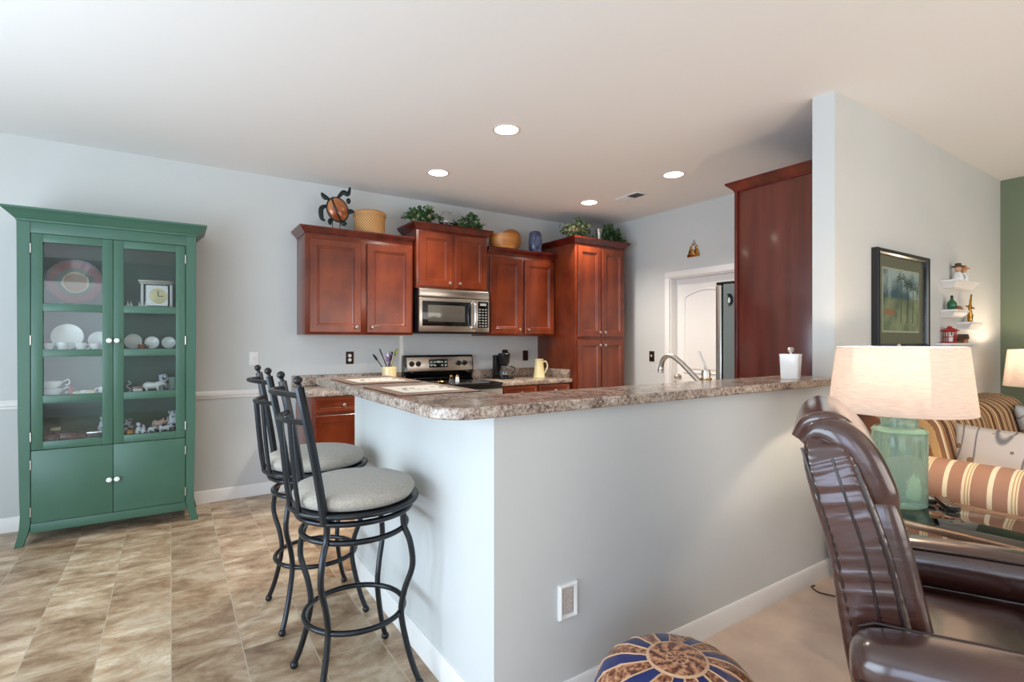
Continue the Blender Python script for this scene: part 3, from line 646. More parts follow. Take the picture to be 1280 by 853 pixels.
# ---------------------------------------------------------------- things on the back counter
CT = .9152
t = thing('utensil_crock', 'cream and yellow crock holding kitchen utensils beside the stove', 'crock', (1.68, 4.60, CT))
MB().lathe([(.055, 0), (.066, .006), (.068, .15), (.066, .165), (.060, .165), (.060, .02), (.0001, .018)], n=28).obj('crock', 'cream_gl', t)
def utensil(label, ang, az, head, m_, L=.27):
    # leans in the crock, bottom end inside it
    bx, by = 1.68 - .035 * math.cos(az), 4.60 - .035 * math.sin(az)
    t = thing('utensil', label, 'utensil', (bx, by, CT + .022))
    mx_ = Matrix.Rotation(az, 4, 'Z') @ Matrix.Rotation(ang, 4, 'Y')
    MB().add([], []).tube([(0, 0, 0), (0, 0, L * .5), (0, 0, L)], [.006, .005, .004], 8, mx=mx_).obj('handle', m_, t)
    h = MB()
    if head == 'spoon': h.ball((0, 0, L + .03), (.010, .026, .038), 14, mx=mx_)
    elif head == 'fork':
        for i in (-1, 0, 1): h.tube([(0, 0, L - .01), (0, i * .014, L + .02), (0, i * .014, L + .07)], .004, 6, mx=mx_)
    elif head == 'whisk':
        for i in range(4): a = PI * i / 4; h.tube(spline([(0, 0, L - .01), (.022 * math.cos(a), .022 * math.sin(a), L + .04), (0, 0, L + .085), (-.022 * math.cos(a), -.022 * math.sin(a), L + .04), (0, 0, L - .01)], 5), .0016, 5, mx=mx_)
    else: h.box((-.003, -.024, L - .005), (.003, .024, L + .075), .008, 0, mx_)
    h.obj('head', m_, t)
utensil('long black spoon leaning far left in the crock', .62, PI * .97, 'spoon', 'black_plastic', .25)
utensil('black serving fork standing in the utensil crock', .38, PI * .85, 'fork', 'black_plastic', .26)
utensil('wire whisk in the middle of the utensil crock', .12, PI * 1.2, 'whisk', 'chrome', .20)
utensil('purple spatula in the front of the utensil crock', .08, PI * 1.5, 'flat', 'purple', .19)
utensil('wide black slotted turner leaning right in the crock', .22, .1, 'flat', 'black_plastic', .21)
utensil('olive green spoon leaning right in the utensil crock', .36, .05, 'spoon', 'olive', .26)

t = thing('coffee_maker', 'small black drip coffee maker with glass pot on right counter', 'coffee maker', (2.94, 4.62, CT))
MB().box((-.075, -.10, 0), (.075, .10, .022), .008).obj('base', 'black_plastic', t)
MB().box((-.075, .04, .0225), (.075, .10, .25), .010).obj('tower', 'black_plastic', t)
MB().lathe([(.045, .155), (.055, .17), (.064, .25), (.066, .262), (.060, .27), (.0001, .272)], (0, -.02, 0), 24).obj('filter_basket', 'black_plastic', t)
D = MB().lathe([(.045, .0235), (.058, .04), (.060, .075), (.045, .12), (.042, .14), (.040, .14), (.043, .12), (.057, .075), (.055, .043), (.0001, .027)], (0, -.03, 0), 24).obj('carafe', 'glass', t)
MB().lathe([(.043, .139), (.046, .145), (.02, .152), (.0001, .153)], (0, -.03, 0), 20).obj('carafe_lid', 'black_plastic', D)
MB().tube(spline([(.045, -.06, .13), (.085, -.08, .12), (.09, -.082, .08), (.06, -.062, .055)], 5), .006, 8).obj('carafe_handle', 'black_plastic', D)

t = thing('pitcher', 'cream glazed pitcher standing on the right counter by the pantry', 'pitcher', (3.34, 4.52, CT))
MB().lathe([(.062, 0), (.066, .006), (.060, .03), (.052, .10), (.046, .165), (.048, .195), (.052, .205), (.047, .205), (.042, .165), (.05, .06), (.0001, .012)], n=28).obj('jug', 'cream_gl', t)
MB().tube(spline([(.045, 0, .165), (.085, -.005, .175), (.105, -.01, .125), (.08, -.005, .06), (.055, 0, .045)], 6), .0085, 10).obj('handle', 'cream_gl', t)

# ---------------------------------------------------------------- plates on walls
def plate(name, label, cat, loc, rz, m_, kind, inner=None, s=1):
    """cover plate, front toward -y in local space"""
    t = thing(name, label, cat, loc, rz)
    MB().box((-.036 * s, -.006, -.058 * s), (.036 * s, -.0003, .058 * s), .003).obj('cover_plate', m_, t)
    if kind == 'outlet':
        for z in (-.02, .02):
            MB().lathe([(.016, 0), (.016, .003), (.0001, .0035)], n=20, mx=Matrix.Translation((0, -.006, z)) @ Matrix.Rotation(PI / 2, 4, 'X')).obj('socket', inner or 'white_plastic', t)
    else:
        MB().box((-.006, -.016, -.006), (.006, -.006, .016), .002).obj('toggle', inner or 'white_plastic', t)
plate('light_switch', 'white light switch on back wall above the chair rail end', 'light switch', (.587, YB, 1.165), 0, 'white_plastic', 'switch')
plate('wall_outlet', 'dark bronze outlet with pale sockets left of the stove', 'outlet', (1.395, YB, 1.158), 0, 'bronze_plate', 'outlet')
plate('wall_outlet', 'dark bronze outlet on wall directly above coffee maker', 'outlet', (3.12, YB, 1.16), 0, 'bronze_plate', 'outlet', 'bronze_plate')
plate('light_switch', 'dark bronze switch plate between coffee maker and pantry', 'light switch', (3.40, YB, 1.148), 0, 'bronze_plate', 'switch', 'bronze_plate')
plate('light_switch', 'dark bronze light switch beside the white pantry door', 'light switch', (XR, 3.99, 1.143), -PI / 2, 'bronze_plate', 'switch')
pl = MB().box((-.024, -.035, -.012), (.024, -.0095, .03), .004); tag(pl.obj('plug', 'black_plastic', loc=(3.12, YB, 1.168)), 'black power plug pushed into outlet above coffee maker', 'plug')
t = thing('wall_outlet', 'white ornate framed outlet cover low on the half wall', 'outlet', (1.182, YH, .388))
ow, oh = .042, .062; rings = []
for (i, y) in ((0, -.0003), (0, -.010), (.006, -.016), (.012, -.013), (.016, -.007)):
    rings.append([(-ow + i, y, -oh + i), (ow - i, y, -oh + i), (ow - i, y, oh - i), (-ow + i, y, oh - i)])
MB().loft(rings).obj('frame', 'white_plastic', t)
em = MB().box((-ow + .017, -.009, -oh + .017), (ow - .017, -.0072, oh - .017))
for i in range(5):
    for s_ in (-1, 1): em.tube([(s_ * (.010 + .007 * math.cos(a)), -.0095, -.036 + i * .018 + .007 * math.sin(a)) for a in [2 * PI * q / 10 for q in range(10)]], .0014, 5, closed=True)
em.obj('embossed_panel', mat('embossed_metal', C(214, 206, 198), .3, .3), t)

# kitchen wall plaque
t = thing('wall_ornament', 'small brown figure ornament hanging by cord above pantry door', 'ornament', (XR - .001, 3.43, 2.19))
q = MB().box((-.010, -.075, 0), (-.001, .075, .03), .002)
for dy in (-.035, .03): q.ball((-.008, dy, .055), (.007, .028, .035), 10).ball((-.008, dy, .095), (.007, .016, .018), 10)
q.obj('figures', 'gold', t)
MB().tube([(-.004, -.07, .03), (-.004, -.005, .175), (-.004, .07, .03)], .0028, 6).obj('cord', 'darkwood', t)
MB().box((-.008, -.015, .115), (-.002, .015, .14), .003).obj('plaque', 'maple', t)

# ---------------------------------------------------------------- faucet and bar top things
t = thing('kitchen_faucet', 'brushed nickel kitchen faucet with side lever behind the bar', 'faucet', (2.40, 1.74, CT))
MB().lathe([(.032, 0), (.032, .012), (.024, .02), (.022, .16), (.027, .17), (.027, .18), (.023, .19), (.025, .225), (.020, .245), (.0001, .25)], n=24).obj('body', 'nickel', t)
MB().tube(spline([(0, .01, .165), (0, .05, .185), (0, .16, .275), (0, .235, .315), (0, .285, .295), (0, .305, .245), (0, .308, .215)], 7), [.014] * 36 + [.0165] * 7, 14).obj('spout', 'nickel', t)
MB().tube(spline([(0, 0, .245), (.0, .012, .28), (.0, .045, .345)], 5), [.007, .0065, .006, .0055, .005, .005, .005, .005, .005, .0055, .0065], 10).obj('lever', 'nickel', t)
MB().lathe([(.030, .19), (.030, .2)], n=20).obj('collar', 'gold', t)
t = thing('canister', 'white square canister with round knob lid on the bar top', 'canister', (2.80, 1.50, 1.1105), rz=.3)
MB().loft([[(x, y, z) for x, y in rring(0, 0, a, a, 4, .2)] for z, a in ((0, .040), (.004, .042), (.12, .047), (.125, .047))]).obj('box', 'white_china', t)
L_ = MB().loft([[(x, y, z) for x, y in rring(0, 0, a, a, 4, .2)] for z, a in ((.1252, .049), (.133, .049), (.135, .046))]).obj('lid', 'white_china', t)
MB().lathe([(.006, .135), (.006, .142), (.016, .149), (.018, .158), (.012, .17), (.0001, .172)], n=18).obj('knob', 'nickel', L_)
t = thing('bottle', 'amber red glass bottle between canister and white column', 'bottle', (3.05, 1.62, 1.1105))
MB().lathe([(.028, 0), (.031, .004), (.031, .085), (.024, .105), (.014, .115)], n=20).obj('body', mat('amber_glass', C(150, 44, 24), .1, coat=.4), t)
MB().lathe([(.016, .1155), (.016, .14), (.0001, .141)], n=18).obj('cap', 'darkwood', t)
def placemat(label, y0, y1, x0=.705, x1=1.062):
    cx, cy = (x0 + x1) / 2, (y0 + y1) / 2; hx, hy = (x1 - x0) / 2, (y1 - y0) / 2
    t = thing('placemat', label, 'placemat', (cx, cy, 1.1103), group='printed placemats on the bar')
    MB().prism(rring(0, 0, hx, hy, 5, .12), 0, .0022).obj('edging', 'mat_edge', t)
    MB().prism(rring(0, 0, hx - .006, hy - .006, 5, .12), .0022, .0030).obj('border', 'mat_border', t)
    MB().prism(rring(0, 0, hx - .055, hy - .085, 3, .05), .003, .0036).obj('print', 'mat_print', t)
placemat('placemat nearer the rounded bar corner, brown border and cream print', 1.82, 2.27)
placemat('placemat at far end of the bar, brown border and cream print', 2.41, 2.83)

# ---------------------------------------------------------------- decorations on the cabinets
Z1 = 2.215 + .064 + .0005; Z2 = 2.36 + .064 + .0005
t = thing('turtle_sculpture', 'copper and dark metal sea turtle sculpture on left wall cabinet', 'sculpture', (1.205, 4.62, Z1))
MB().box((-.075, -.04, 0), (.11, .04, .012), .003).obj('base', 'darkwood', t)
MB().cyl((-.03, 0, .012), (-.03, 0, .09), .004).cyl((.035, 0, .012), (.035, 0, .09), .004).obj('rods', 'teal', t)
tm = Matrix.Translation((.01, 0, .185)) @ Matrix.Rotation(-.35, 4, 'Y')
S_ = MB().ball((0, -.012, 0), (.088, .045, .105), 20, mx=tm).obj('shell', 'copper', t)
MB().tube([(.090 * math.cos(a), -.012, .107 * math.sin(a)) for a in [2 * PI * i / 24 for i in range(24)]], .007, 8, closed=True, mx=tm).obj('shell_rim', 'teal', S_)
MB().tube(spline([(-.02, -.03, .10), (-.03, -.060, .03), (-.025, -.055, -.04), (-.01, -.03, -.10)], 5), .007, 8, mx=tm).obj('shell_ridge', 'teal', S_)
for pp in ([(-.06, 0, .27), (-.10, .0, .285), (-.125, -.005, .315)], [(-.07, 0, .21), (-.125, -.01, .18), (-.125, -.01, .10), (-.095, -.01, .075)], [(.01, 0, .285), (.06, -.005, .345), (.10, -.01, .335), (.12, -.01, .40)], [(.08, 0, .16), (.12, -.01, .185), (.155, -.01, .185)], [(-.03, 0, .10), (-.055, -.01, .075), (-.05, -.01, .045)], [(.04, 0, .09), (.065, -.01, .07), (.085, -.01, .085)]):
    sp_ = spline(pp, 6); n_ = len(sp_); MB().tube(sp_, [.003 + .007 * math.sin(PI * min(.97, (i + 1) / n_)) for i in range(n_)], 10, flat=2.2).obj('flipper', 'teal', t)
MB().ball((.105, -.01, .275), (.020, .016, .026), 14).obj('head', 'teal', t)

t = thing('wicker_basket', 'round woven wicker basket with lid on left wall cabinet', 'basket', (1.51, 4.64, Z1))
MB().lathe([(.128, 0), (.134, .01), (.138, .17), (.139, .175)], n=40).obj('basket', 'wicker', t)
MB().lathe([(.146, .165), (.146, .195), (.130, .207), (.08, .214), (.0001, .216)], n=40).obj('lid', 'wicker', t)

def ivy(label, loc, sx_, sy_, h, n, pale=.25, seed=1, droop=0):
    rnd = random.Random(seed); t = thing('ivy_plant', label, 'plant', loc)
    fo, stm = MB(), MB(); Sx = max(7, n // 16)
    for i in range(Sx):
        ex = rnd.uniform(-1, 1); ey = rnd.uniform(-.9, .7); hh = h * rnd.uniform(.45, 1) * (1 - .45 * abs(ex))
        root = (ex * sx_ * .35, ey * sy_ * .3, .004); tip = (ex * sx_, ey * sy_, max(.02, hh * .85 - droop * max(0, ex) * h))
        mid_ = ((root[0] + tip[0]) / 2 * .9, (root[1] + tip[1]) / 2, hh)
        sp_ = spline([root, mid_, tip], 5); stm.tube(sp_, .0018, 5)
        for k in range(n // Sx):
            p = Vector(sp_[rnd.randint(2, len(sp_) - 1)]) + Vector((rnd.gauss(0, .016), rnd.gauss(0, .014), rnd.gauss(0, .014)))
            p.z = max(p.z, .015); s = rnd.uniform(.015, .029)
            mx_ = Matrix.Translation(p) @ Euler((rnd.uniform(-.9, .9) + .6, rnd.uniform(-.7, .7), rnd.uniform(0, 6.28))).to_matrix().to_4x4()
            V = [(0, -s, 0), (s * .75, -s * .35, s * .18), (s * .55, s * .45, s * .2), (0, s * 1.15, -.1 * s), (-s * .55, s * .45, s * .2), (-s * .75, -s * .35, s * .18), (0, 0, 0)]
            fo.add(V, [(6, 0, 1), (6, 1, 2), (6, 2, 3), (6, 3, 4), (6, 4, 5), (6, 5, 0)], 1 if rnd.random() < pale else 0, mx_)
    fo.obj('leaves', ['leaf', 'leaf_pale'], t, smooth=0); stm.obj('stems', 'twig', t)
ivy('dense ivy on short cabinet, left of the glass globe', (2.01, 4.60, Z2), .22, .09, .19, 330, .2, 3)
ivy('ivy on short cabinet, right of glass globe, spilling right', (2.53, 4.60, Z2), .19, .09, .17, 260, .2, 5)
ivy('pale variegated ivy at the left end of the pantry top', (3.78, 4.40, Z2), .24, .14, .27, 460, .6, 8)
ivy('dark green ivy at the right front corner of pantry top', (4.26, 4.36, Z2), .19, .12, .25, 340, .1, 11, droop=.3)
t = thing('glass_globe', 'clear glass globe vase among ivy on the short cabinet', 'vase', (2.275, 4.62, Z2))
MB().lathe([(.035, 0), (.045, .01), (.073, .05), (.080, .085), (.068, .125), (.045, .15), (.05, .158), (.046, .157), (.041, .149), (.064, .123), (.076, .085), (.069, .052), (.0001, .012)], n=28).obj('globe', 'glass', t)
MB().lathe([(.048, .156), (.0505, .158), (.048, .1605), (.0455, .158), (.048, .156)], n=28, caps=False).obj('rim', 'glass', t)
t = thing('wooden_bowl', 'golden wooden bowl lying on the cabinet right of microwave', 'bowl', (2.93, 4.60, Z1))
MB().lathe([(.10, 0), (.125, .004), (.150, .06), (.155, .135), (.158, .15), (.150, .15), (.147, .135), (.14, .062), (.0001, .01)], n=36).obj('bowl', 'maple', t)
q = MB(); q.lathe([(.115, -.02), (.13, -.012), (.132, .01), (.118, .02), (.02, .014), (.0001, .013)], n=32, mx=Matrix.Translation((.10, .13, .135)) @ Matrix.Rotation(PI / 2 + .25, 4, 'X'))
tag(q.obj('wooden_plate', 'maple', loc=(3.02, 4.62, Z1)), 'round wooden plate leaning on wall behind the wooden bowl', 'plate')
t = thing('ceramic_jar', 'blue-grey glazed upright jar on the cabinet beside pantry', 'jar', (3.36, 4.62, Z1))
MB().loft([[(x, y, z) for x, y in rring(0, 0, a, b_, 5, .9)] for z, a, b_ in ((0, .062, .05), (.01, .07, .056), (.12, .074, .06), (.22, .070, .056), (.245, .05, .04), (.25, .03, .025))]).obj('jar', 'bluegl', t)
MB().tube([(.045 * math.cos(a), -.062, .13 + .075 * math.sin(a)) for a in [2 * PI * i / 24 for i in range(24)]], .005, 8, closed=True).obj('rim', mat('pewter', C(126, 132, 140), .3, .8), t)
MB().ball((0, -.056, .13), (.036, .006, .064), 18).obj('oval_inset', mat('slate_blue', C(92, 104, 138), .3), t)
t = thing('silver_vase', 'slim silver beaker vase between the ivies on pantry', 'vase', (4.05, 4.34, Z2))
MB().lathe([(.034, 0), (.034, .008), (.02, .02), (.028, .08), (.045, .15), (.047, .155), (.043, .153), (.024, .08), (.0001, .03)], n=24).obj('vase', mat('dull_silver', C(180, 176, 164), .3, .8), t)

# ---------------------------------------------------------------- ceiling fittings
for (x, y, lb) in ((1.885, 2.92, 'recessed ceiling light nearest the camera, left of pair'), (1.885, 3.985, 'recessed ceiling light before the wall above the stove'),
               (3.585, 2.92, 'recessed ceiling light nearest the tall cherry fridge panel'), (3.585, 3.985, 'recessed ceiling light in front of the pantry, by the vent')):
    t = thing('ceiling_light', lb, 'ceiling light', (x, y, H), group='recessed kitchen ceiling lights')
    MB().lathe([(.079, -.0005), (.096, -.0005), (.096, -.003), (.090, -.0055), (.079, -.004), (.079, -.0005)], n=40, caps=False).obj('trim_ring', 'light_trim', t)
    MB().lathe([(.0785, -.0004), (.078, -.0035), (.04, -.006), (.0001, -.0065)], n=40).obj('lens', 'bulb', t)
    l = bpy.data.lights.new('recessed_bulb', 'SPOT'); l.energy = 84; l.spot_size = math.radians(125); l.spot_blend = .8; l.color = (1, .90, .79); l.shadow_soft_size = .07
    o = bpy.data.objects.new('recessed_bulb', l); o.location = (x, y, H - .03); COL.objects.link(o)
t = thing('ceiling_vent', 'white slotted air vent in the kitchen ceiling', 'vent', (3.775, 3.60, H))
MB().box((-.075, -.165, -.008), (.075, .165, -.0003), .003).obj('frame', 'white_plastic', t)
sl_ = MB()
for i in range(9): sl_.box((-.05 + i * .0115, .0, -.013), (-.05 + i * .0115 + .004, .145, -.0085))
sl_.obj('louvres', 'white_plastic', t)
MB().box((-.055, -.145, -.0095), (.055, -.01, -.0082)).obj('slot_opening', 'black_plastic', t)

# ---------------------------------------------------------------- green china cabinet
CX, CY = -.331, 4.45
t = thing('china_cabinet', 'tall green china cabinet with glass doors against the back wall', 'cabinet', (CX, CY, 0))
g = 'china_green'
stile = [(.486, 2.082), (.480, .8), (.473, .30), (.470, .20), (.474, .13), (.482, .07), (.499, 0), (.457, 0), (.440, .055), (.428, .10), (.4205, .145), (.4205, 2.082)]
for s_ in (-1, 1):
    MB().prism([(s_ * x, z) for x, z in stile], .0, .045, 'y').obj('front_leg', g, t, bevel=.002)
    MB().prism([(s_ * x, z) for x, z in stile], .335, .375, 'y').obj('rear_leg', g, t, bevel=.002)
    MB().box((s_ * .472 if s_ < 0 else .456, .045, .08), (-.456 if s_ < 0 else .472, .335, 2.08)).obj('side_panel', g, t)
MB().box((-.456, .352, .09), (.456, .366, 2.08)).obj('back_panel', g, t)
MB().box((-.4205, .003, 2.010), (.4205, .04, 2.082), .001).obj('top_rail', g, t)
MB().box((-.4205, .003, .082), (.4205, .04, .141), .001).obj('bottom_rail', g, t)
MB().box((-.456, .041, .10), (.456, .351, .118)).obj('bottom_board', g, t)
SH = [1.545, 1.243, .945, .648]
for z in SH: MB().box((-.455, .03, z - .018), (.455, .351, z), .001).obj('shelf', g, t)
MB().crown(-.486, .486, 0, .38, [(.0, 2.0825), (.004, 2.083), (.006, 2.094), (.012, 2.098), (.020, 2.106), (.040, 2.128), (.060, 2.146), (.066, 2.150), (.066, 2.162)]).obj('crown', g, t)
for s_ in (-1, 1):
    x0, x1 = (-.4165, -.0015) if s_ < 0 else (.0015, .4165)
    f = .057; zb_, zt_ = .613, 2.006
    D = MB(); D.box((x0, -.004, zb_), (x0 + f, .022, zt_), .0015).box((x1 - f, -.004, zb_), (x1, .022, zt_), .0015)
    for (a, c) in ((zb_, .664), (.911, .962), (1.212, 1.260), (1.509, 1.560), (1.955, zt_)): D.box((x0 + f, -.004, a), (x1 - f, .022, c), .0015)
    D = D.obj('glass_door', g, t)
    MB().box((x0 + f - .004, .011, zb_ + .04), (x1 - f + .004, .0135, zt_ - .04)).obj('glass_pane', 'pane', D, smooth=0)
    xk = -.020 if s_ < 0 else .022
    MB().lathe([(.006, 0), (.005, .012), (.014, .017), (.017, .023), (.013, .030), (.0001, .033)], n=18, mx=Matrix.Translation((xk, -.004, 1.318)) @ Matrix.Rotation(PI / 2, 4, 'X')).obj('knob', 'white_china', D)
    xh = -.4185 if s_ < 0 else .4185
    for z in (1.91, 1.32, .70): MB().cyl((xh, -.005, z - .030), (xh, -.005, z + .030), .0045).obj('hinge', 'nickel', D)
    W2 = MB().box((x0, -.004, .145), (x1, .018, .609), .0015).obj('lower_door', g, t)
    MB().lathe([(.006, 0), (.005, .012), (.014, .017), (.017, .023), (.013, .030), (.0001, .033)], n=18, mx=Matrix.Translation((xk, -.004, .372)) @ Matrix.Rotation(PI / 2, 4, 'X')).obj('knob', 'white_china', W2)
    for z in (.52, .22): MB().cyl((xh, -.005, z - .030), (xh, -.005, z + .030), .0045).obj('hinge', 'nickel', W2)
# --- contents; gx(px) = world x at the depth of the front of the shelves
def gx(px): return -.71 + (px - 53) * .00433
E_ = .0008
def on(i): return SH[i] + E_
def stand_plate(name, label, x, i, r, m_, y=4.64, tilt=.16):
    q = MB(); prof = [(.0001, 0), (r * .55, 0), (r * .6, .003), (r * .97, .012), (r, .014), (r * .96, .016), (r * .58, .007), (.0001, .004)]
    # plate standing on edge, face toward the room
    mx_ = Matrix.Rotation(-tilt, 4, 'X') @ Matrix.Rotation(PI / 2, 4, 'X')
    q.lathe(prof, n=36, mx=mx_); o = q.obj(name, m_, loc=(x, y, on(i) + r * math.cos(tilt) + .014)); return tag(o, label, 'plate')
t = thing('serving_platter', 'large dark red and green platter on top left china shelf', 'platter', (gx(91), 4.60, on(0)))
pm = Matrix.Rotation(-.14, 4, 'X') @ Matrix.Rotation(PI / 2, 4, 'X')
MB().lathe([(.0001, 0), (.065, 0), (.075, .006), (.145, .024), (.158, .030), (.155, .034), (.075, .012), (.0001, .006)], n=40, mx=pm).obj('platter', 'platter', t, loc=(0, 0, .168))
for s_ in (-1, 1): MB().tube([(s_ * .05, .05, .003), (s_ * .05, -.045, .003), (s_ * .05, -.050, .03)], .003, 6).obj('stand', 'iron', t)
stand_plate('china_plate', 'white printed plate standing at left on second china shelf', gx(80), 1, .088, 'white_china')
stand_plate('china_plate', 'white plate standing right of left door, second china shelf', gx(119), 1, .062, 'white_china', 4.66)
stand_plate('china_plate', 'round white plate at left behind right glass door', gx(164), 1, .054, 'white_china')
stand_plate('china_plate', 'middle small plate behind the right glass door', gx(190), 1, .045, 'white_china', 4.62)
stand_plate('china_plate', 'small plate at the far right of second china shelf', gx(213.5), 1, .044, 'white_china', 4.62)
def cup(label, x, i, r=.028, h=.04, m_='white_china', y=4.56, hd=1):
    r *= 1.15; h *= 1.35
    t = thing('teacup', label, 'cup', (x, y, on(i)))
    MB().lathe([(r * 1.22, .004), (r * 1.26, .007), (r * .8, .003), (r * .6, .0)][::-1], n=24).obj('saucer', m_, t)
    MB().lathe([(r * .55, .006), (r * .6, .010), (r * .95, h * .7), (r, h), (r * .93, h), (r * .85, h * .7), (.0001, .012)], n=24).obj('cup', m_, t)
    MB().tube(spline([(hd * r * .9, 0, h * .8), (hd * r * 1.5, 0, h * .75), (hd * r * 1.4, 0, h * .35), (hd * r * .8, 0, h * .3)], 4), .0025, 6).obj('handle', m_, t)
cup('white teacup at the far left of second china shelf', gx(60), 1, .026, .042, hd=-1)
cup('white teacup in front of the left printed plate', gx(76), 1, .028, .046)
cup('white teacup between the two plates behind left door', gx(98), 1, .028, .044)
cup('white teacup before right plate behind left glass door', gx(116), 1, .026, .040)
cup('small brown patterned cup between plates behind right door', gx(176.5), 1, .022, .036, 'copper')
t = thing('mantel_clock', 'silver framed clock with columns on top right china shelf', 'clock', (gx(197), 4.60, on(0)))
SLV = mat('antique_silver', C(150, 146, 140), .3, .7)
MB().box((-.105, -.035, 0), (.105, .035, .022), .003).obj('base', SLV, t)
MB().box((-.112, -.040, .195), (.112, .04, .212), .003).box((-.104, -.034, .182), (.104, .034, .195), .002).obj('cornice', SLV, t)
for s_ in (-1, 1): MB().cyl((s_ * .088, -.02, .022), (s_ * .088, -.02, .182), .010, .009, 14).obj('column', 'white_china', t)
MB().box((-.072, -.012, .022), (.072, .02, .182), .001).obj('case', 'black_plastic', t)
MB().box((-.066, -.016, .028), (.066, -.013, .176)).obj('mirror_face', 'chrome', t)
Dl = MB().lathe([(.056, 0), (.056, .006), (.052, .007), (.0001, .006)], n=32, mx=Matrix.Translation((.008, -.016, .098)) @ Matrix.Rotation(PI / 2, 4, 'X')).obj('dial', 'cream_gl', t)
MB().box((.005, -.026, .098), (.010, -.0235, .136)).box((.008, -.026, .095), (.038, -.0235, .100)).obj('hands', 'black_plastic', Dl)
# small figures
def figurine(name, label, x, i, h, m_, y=4.56, base=True, s=1, arms=False):
    q = MB(); r = h * .2 * s
    if base: q.lathe([(r * 1.2, 0), (r * 1.25, h * .06), (r * .8, h * .1)], n=16)
    q.lathe([(r * .9, h * .08), (r, h * .25), (r * .7, h * .5), (r * .8, h * .6), (r * .35, h * .7)], n=16).ball((0, 0, h * .82), h * .16 * s ** .5, 12)
    if arms: q.tube([(-r * .7, 0, h * .55), (-r * 1.4, -r * .3, h * .4), (-r * 1.2, -r, h * .45)], h * .05, 6).tube([(r * .7, 0, h * .55), (r * 1.4, -r * .3, h * .4), (r * 1.2, -r, h * .45)], h * .05, 6)
    return tag(q.obj(name, m_, loc=(x, y, on(i))), label, 'figurine')
def sailboat(label, x, n):
    q = MB()
    for k in range(n): q.prism([(-.012 + k * .018, .008), (.002 + k * .018, .008), (-.004 + k * .018, .055)], -.002, .002, 'y').prism([(.0 + k * .018, .008), (.008 + k * .018, .008), (.0 + k * .018, .045)], .004, .008, 'y')
    q.box((-.018, -.008, 0), (-.008 + n * .018, .008, .008), .002); tag(q.obj('glass_ornament', 'white_china', loc=(x, 4.54, on(0))), label, 'ornament')
sailboat('little white ornament at far left of top right shelf', gx(159), 2); sailboat('little white fluted ornament in front of mantel clock', gx(174), 3)
# third shelf
t = thing('sauce_boat', 'white footed bowl with looped handle, left end of third shelf', 'bowl', (gx(63), 4.57, on(2)))
MB().lathe([(.03, 0), (.034, .004), (.05, .03), (.058, .05), (.054, .05), (.045, .03), (.0001, .012)], n=28, sx=1.1, sy=.7).obj('lower_bowl', 'white_china', t)
MB().lathe([(.028, .052), (.05, .072), (.062, .10), (.058, .10), (.045, .074), (.0001, .06)], n=28, sx=1.05, sy=.7).obj('upper_bowl', 'white_china', t)
for z in (.035, .085): MB().tube(spline([(.05, 0, z), (.085, 0, z + .025), (.092, 0, z - .002), (.07, 0, z - .015)], 5), .004, 8).obj('handle', 'white_china', t)
def box_small(label, x, i, w_, h_, m_, y=4.55, dd=.05, lidm=None, name='trinket_box'):
    t = thing(name, label, 'box', (x, y, on(i)))
    MB().box((-w_ / 2, -dd / 2, 0), (w_ / 2, dd / 2, h_ * .7), .003).obj('base', m_, t)
    MB().box((-w_ / 2 - .0015, -dd / 2 - .0015, h_ * .7 + .0004), (w_ / 2 + .0015, dd / 2 + .0015, h_), .003).obj('lid', lidm or m_, t)
figurine('figurine', 'small red and white figurine beside the white bowls', gx(86), 2, .075, 'red')
box_small('first small cream trinket box on third left shelf', gx(94.5), 2, .045, .028, 'cream_gl'); box_small('low cream box in the middle of third left shelf', gx(102), 2, .03, .034, 'white_china')
box_small('cream and yellow box right of centre, third left shelf', gx(111), 2, .050, .034, 'cream_gl')
t = thing('mug', 'white mug at the right end of third left shelf', 'mug', (gx(126), 4.56, on(2)))
MB().lathe([(.026, 0), (.028, .003), (.027, .052), (.024, .052), (.024, .006), (.0001, .005)], n=24).obj('mug', 'white_china', t)
MB().tube(spline([(-.026, 0, .042), (-.042, 0, .04), (-.042, 0, .016), (-.026, 0, .012)], 4), .003, 6).obj('handle', 'white_china', t)
MB().tube(spline([(0, 0, 0), (.018, 0, .02), (-.012, 0, .045), (.012, 0, .07), (.0, 0, .082)], 5), .006, 8)
q = MB().tube(spline([(0, 0, .008), (.018, 0, .025), (-.010, 0, .048), (.014, 0, .068), (.0, 0, .085)], 5), .005, 8).lathe([(.02, 0), (.02, .006), (.008, .01)], n=16)
tag(q.obj('twisted_figurine', 'white_china', loc=(gx(158), 4.56, on(2))), 'white twisted ornament at left on third right shelf', 'figurine')
box_small('small brown topped cottage box beside the white bear', gx(171), 2, .055, .045, 'white_china', lidm='copper', name='cottage_box')
